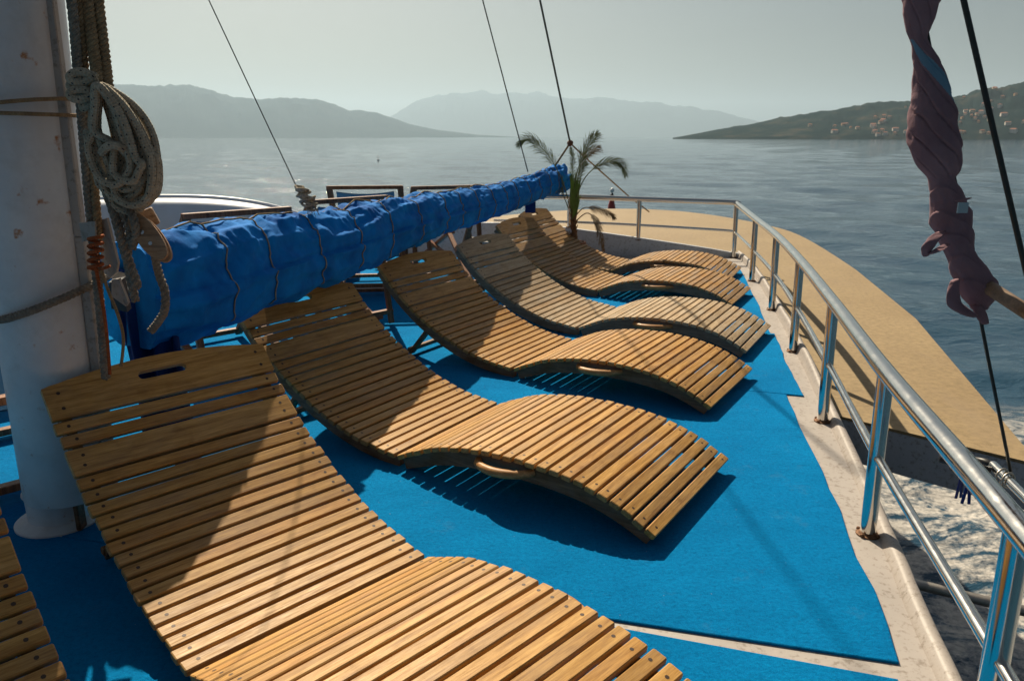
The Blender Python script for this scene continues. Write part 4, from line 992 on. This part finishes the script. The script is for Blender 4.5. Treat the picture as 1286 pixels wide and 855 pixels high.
    a = np.array(Qf(1209, 261, 1.68)) - off; mb = MB(); mb.box(a, (1, 0, 0), (0, 0, 1), (0, 1, 0), .0115, .0115, .002, .0005); mb.build('care_tag', M_TAG, root)
shawl()

# ---------------------------------------------------------------- folding deck chairs on the port side
def deck_chair(top, az_bar, label, back_h=.86, fab=M_SLING):
    # local frame: +x is forward (feet), y along the top bar
    root = empty('deck_chair', (top[0], top[1], 0), R(90 - az_bar) + math.pi / 2); tag(root, label, 'deck chair', 'folding wooden deck chairs behind the sail')
    w2 = .27
    for y in (-w2, w2):
        mb = MB(); mb.beam((0, y, back_h), (.78, y, .02), .03, .045, up=(0, 1, 0)); mb.build('back_post', W_CHAIR, root)
        mb = MB(); mb.beam((.88, y * .88, .40), (.10, y * .88, .02), .028, .042, up=(0, 1, 0)); mb.build('seat_post', W_CHAIR, root)
        mb = MB(); mb.beam((.10, y, .745), (-.02, y * 1.0, .02), .026, .036, up=(0, 1, 0)); mb.build('prop', W_CHAIR, root)
        mb = MB(); mb.beam((.20, y * 1.12, .64), (.66, y * 1.12, .56), .045, .022); mb.build('armrest', W_CHAIR, root)
    for (x, z, n_) in ((0, back_h, 'top_bar'), (.88, .40, 'front_bar'), (.12, .04, 'foot_bar'), (.76, .045, 'foot_bar'), (.0, .10, 'foot_bar')):
        mb = MB(); mb.beam((x, -w2 - .02, z), (x, w2 + .02, z), .045, .028); mb.build(n_, W_CHAIR, root)
    if fab is None: return
    P = spline([(0.01, 0, back_h - .03), (.16, 0, .60), (.36, 0, .33), (.60, 0, .26), (.88, 0, .385)], 8); G_ = np.array([[(q[0], y, q[2] - .02 * (1 - (y / .22) ** 2)) for y in np.linspace(-.22, .22, 9)] for q in P])
    G2 = G_ - np.array([.003, 0, .006]); allr = np.concatenate([G_, G2[:, ::-1]], axis=1); mb = MB(); mb.grid(allr, closev=True); mb.build('sling', fab, root, smooth=True, angle=50)
deck_chair((-1.42, 3.93), 46, 'deck chair whose long top bar shows left of the frayed knot')
deck_chair((-1.02, 4.76), 44, 'deck chair whose top bar shows right of the frayed knot')
deck_chair((-1.13, 5.86), 84, 'deck chair standing upright, its blue sling showing above the sail', back_h=.865)
deck_chair((-.50, 5.95), 70, 'deck chair farthest along behind the sail', back_h=.86, fab=None)
deck_chair((-2.27, 3.0), 226, 'deck chair just left of the mast, cut by the picture edge')
deck_chair((-.55, 6.9), 40, 'deck chair with crossed legs under the far half of the sail', back_h=.55, fab=None)

# upturned dinghy
def dinghy():
    root = empty('dinghy', (-3.1, 6.6, -.12), R(8)); tag(root, 'white dinghy tipped on its side behind the sail at the left', 'dinghy')
    u = np.linspace(-1, 1, 50)[:, None]; v_ = np.linspace(0, np.pi, 28)[None]
    wdt = .30 * (1 - np.abs(u) ** 2.6) ** .5 + .0; hgt = .85 * (1 - np.abs(u) ** 2.6) ** .46
    G_ = np.stack([u * 1.75 + 0 * v_, wdt * np.sign(np.cos(v_)) * np.abs(np.cos(v_)) ** .45, hgt * np.sin(v_) ** .42], -1)
    mb = MB(); mb.grid(G_); mb.build('shell', M_DINGHY, root, smooth=True)
    mb = MB(); mb.tube([(x, 0, .86 * (1 - abs(x / 1.75) ** 2.6) ** .46) for x in np.linspace(-1.6, 1.6, 30)], .018, 8); mb.build('keel', M_DINGHY, root, smooth=True)
dinghy()
# white locker boxes on the port side of the deck seen beyond the chairs
def locker(c, sx, sy, h, rz, lab):
    root = empty('deck_locker', (*c, -.006), rz); tag(root, lab, 'locker')
    mb = MB(); mb.abox(-sx, -sy, 0, sx, sy, h - .03, .01); mb.build('box', M_DECK, root)
    mb = MB(); mb.abox(-sx - .015, -sy - .015, h - .028, sx + .015, sy + .015, h, .006); mb.build('lid', M_DECK, root)
locker((-.15, 7.75), .30, .16, .22, R(-8), 'low white deck locker under the end of the sail')
locker((-3.0, 4.9), .5, .22, .42, R(-60), 'white deck locker at the left beyond the mast')

# ---------------------------------------------------------------- potted palm
def palm():
    bx, by = .63, 7.68
    root = empty('potted_palm', (bx, by, 0)); tag(root, 'small scraggly palm in a pot at the end of the boom', 'palm')
    leaf = simple('palm_leaf', (0.13, 0.15, 0.045), .6, 0, 12, .4); dry = simple('dry_palm_leaf', (0.20, 0.13, 0.06), .7, 0, 12, .3)
    mb = MB(); mb.lathe([(.085, 0), (.12, .18), (.132, .185), (.132, .205), (.115, .205), (.11, .18)], (0, 0, 0), 24); mb.build('pot', simple('brown_pot', (0.22, 0.09, 0.05), .7, 0, 8, .2), root, smooth=True, angle=40)
    rg = random.Random(3)
    mb = MB(); mb.tube(spline([(0, 0, .17), (.005, 0, .3), (-.01, 0, .45), (0, 0, .58)], 6), [.034] * 6 + [.028] * 6 + [.020] * 7, 10)
    for k in range(26):
        z = .2 + k * .014; a = k * 2.4; mb.tube([(.02 * math.cos(a), .02 * math.sin(a), z), (.045 * math.cos(a), .045 * math.sin(a), z + .06)], [.010, .003], 5)
    mb.build('trunk', simple('palm_fibre', (0.16, 0.08, 0.035), .9, 0, 40, .5), root, smooth=True)
    def T(px, py, y): return np.array(Qf(px, py, y)) - np.array([bx, by, 0])
    fr = [([T(716, 262, 7.68), T(708, 232, 7.65), T(694, 203, 7.6), T(678, 184, 7.55), T(664, 175, 7.5), T(651, 181, 7.48)], leaf, 1.0),
          ([T(717, 262, 7.68), T(718, 228, 7.7), T(719, 200, 7.72), T(717, 186, 7.74)], leaf, .5),
          ([T(718, 262, 7.68), T(724, 220, 7.66), T(732, 196, 7.62), T(741, 178, 7.6), T(750, 168, 7.58)], leaf, 1.0),
          ([T(718, 262, 7.68), T(728, 214, 7.72), T(737, 195, 7.75), T(752, 185, 7.8)], dry, .9),
          ([T(719, 262, 7.68), T(732, 228, 7.6), T(748, 210, 7.5), T(766, 203, 7.45), T(779, 206, 7.4), T(786, 220, 7.38)], leaf, .85),
          ([T(718, 278, 7.68), T(732, 262, 7.6), T(748, 262, 7.5), T(765, 268, 7.4), T(772, 274, 7.35)], dry, .5),
          ([T(719, 282, 7.68), T(736, 268, 7.5), T(748, 276, 7.35), T(754, 294, 7.25), T(758, 314, 7.2)], dry, .6),
          ([T(714, 262, 7.68), T(706, 240, 7.7), T(703, 222, 7.72)], leaf, .6),
          ([T(718, 262, 7.68), T(722, 236, 7.68), T(729, 215, 7.68), T(736, 205, 7.68)], leaf, .7)]
    for P, m_, sc in fr:
        c = spline(P, 12); K = len(c); mb = MB(); mb.tube(c, np.linspace(.0065, .002, K), 6)
        T_ = np.gradient(c, axis=0); T_ /= np.linalg.norm(T_, axis=1)[:, None]
        for k in range(int(K * .36), K, 1):
            for s_ in (-1, 1):
                for q in range(2):
                    t_ = (k - K * .32) / (K * .68); ln = sc * (.15 * math.sin(min(1, .25 + t_ * .8) * math.pi) + .05) * rg.uniform(.6, 1.1)
                    side = np.cross(T_[k], (0, -1, .25)); side /= np.linalg.norm(side)
                    d_ = T_[k] * rg.uniform(.75, 1.2) + side * s_ * rg.uniform(.22, .55) + np.array([0, rg.uniform(-.4, .4), -.10]); d_ /= np.linalg.norm(d_)
                    p0 = c[k]; p1 = p0 + d_ * ln * .55; p2 = p0 + d_ * ln + np.array([0, 0, -.22 * ln]); wv = np.cross(d_, (0, 1, 0.2)); wv = wv / (np.linalg.norm(wv) + 1e-9) * .0022
                    mb.add([p0 - wv * .4, p0 + wv * .4, p1 + wv, p1 - wv, p2], [[0, 1, 2, 3], [3, 2, 4]])
        mb.build('frond', m_, root)
    mb = MB()
    for k in range(95):   # upright green spears round the crown
        a = rg.uniform(0, 6.28); r_ = rg.uniform(0, .05); z0 = rg.uniform(.38, .6); h = rg.uniform(.18, .40); p0 = np.array([r_ * math.cos(a) * .6, r_ * math.sin(a) * .6, z0]); p2 = p0 + np.array([rg.uniform(-.06, .06), rg.uniform(-.06, .06), h]); w_ = np.array([.008, 0, 0]); mb.add([p0 - w_ * .5, p0 + w_ * .5, (p0 + p2) / 2 + w_, (p0 + p2) / 2 - w_, p2], [[0, 1, 2, 3], [3, 2, 4]])
    mb.build('crown_leaves', simple('fresh_palm_leaf', (0.13, 0.22, 0.03), .6, 0, 12, .3), root)
palm()

# ---------------------------------------------------------------- buoys on the water
def buoy(px, py, s_, lab, red=True):
    p = Gf(px, py, SEA); root = empty('buoy', (p[0], p[1], SEA)); tag(root, lab, 'buoy')
    d = s_
    mb = MB(); mb.lathe([(.26 * d, -.2 * d), (.28 * d, .1 * d), (.18 * d, .5 * d), (.08 * d, .85 * d)] if red else [(.30 * d, -.2 * d), (.34 * d, .1 * d), (.26 * d, .35 * d), (.10 * d, .45 * d)], (0, 0, 0), 16); mb.build('float', simple('red_float' if red else 'white_float', (0.4, 0.03, 0.02) if red else (.8, .8, .78), .5), root, smooth=True)
    mb = MB(); mb.tube([(0, 0, .4 * d), (0, 0, 1.1 * d)], .05 * d, 8)
    if red: mb.lathe([(.13 * d, .75 * d), (.15 * d, .95 * d), (.05 * d, 1.1 * d)], (0, 0, 0), 10)
    mb.build('mast', M_DARK, root, smooth=True)
    mb = MB(); mb.lathe([(.02 * d, 1.1 * d), (.14 * d, 1.2 * d), (.16 * d, 1.3 * d), (.10 * d, 1.42 * d), (.02 * d, 1.46 * d)], (0, 0, 0), 12); mb.build('lamp', simple('white_lamp_cap', (.8, .8, .78), .3), root, smooth=True)
buoy(768, 262, 1.05, 'red buoy with a white cap beyond the bow')
buoy(475, 202, .8, 'tiny white float far off on the calm water', red=False)

# ---------------------------------------------------------------- haze
def haze():
    m = bpy.data.materials.new('haze_air'); m.use_nodes = True; t = m.node_tree
    t.nodes.remove(t.nodes['Principled BSDF']); pv = t.nodes.new('ShaderNodeVolumePrincipled')
    pv.inputs['Density'].default_value = 0.000085; pv.inputs['Color'].default_value = (0.55, 0.73, 0.90, 1); pv.inputs['Anisotropy'].default_value = 0.35
    t.links.new(pv.outputs[0], t.nodes['Material Output'].inputs['Volume'])
    mb = MB(); mb.abox(-24500, -24500, SEA - 13, 24500, 24500, 1050); o = mb.build('haze', m); tag(o, kind='stuff')
haze()
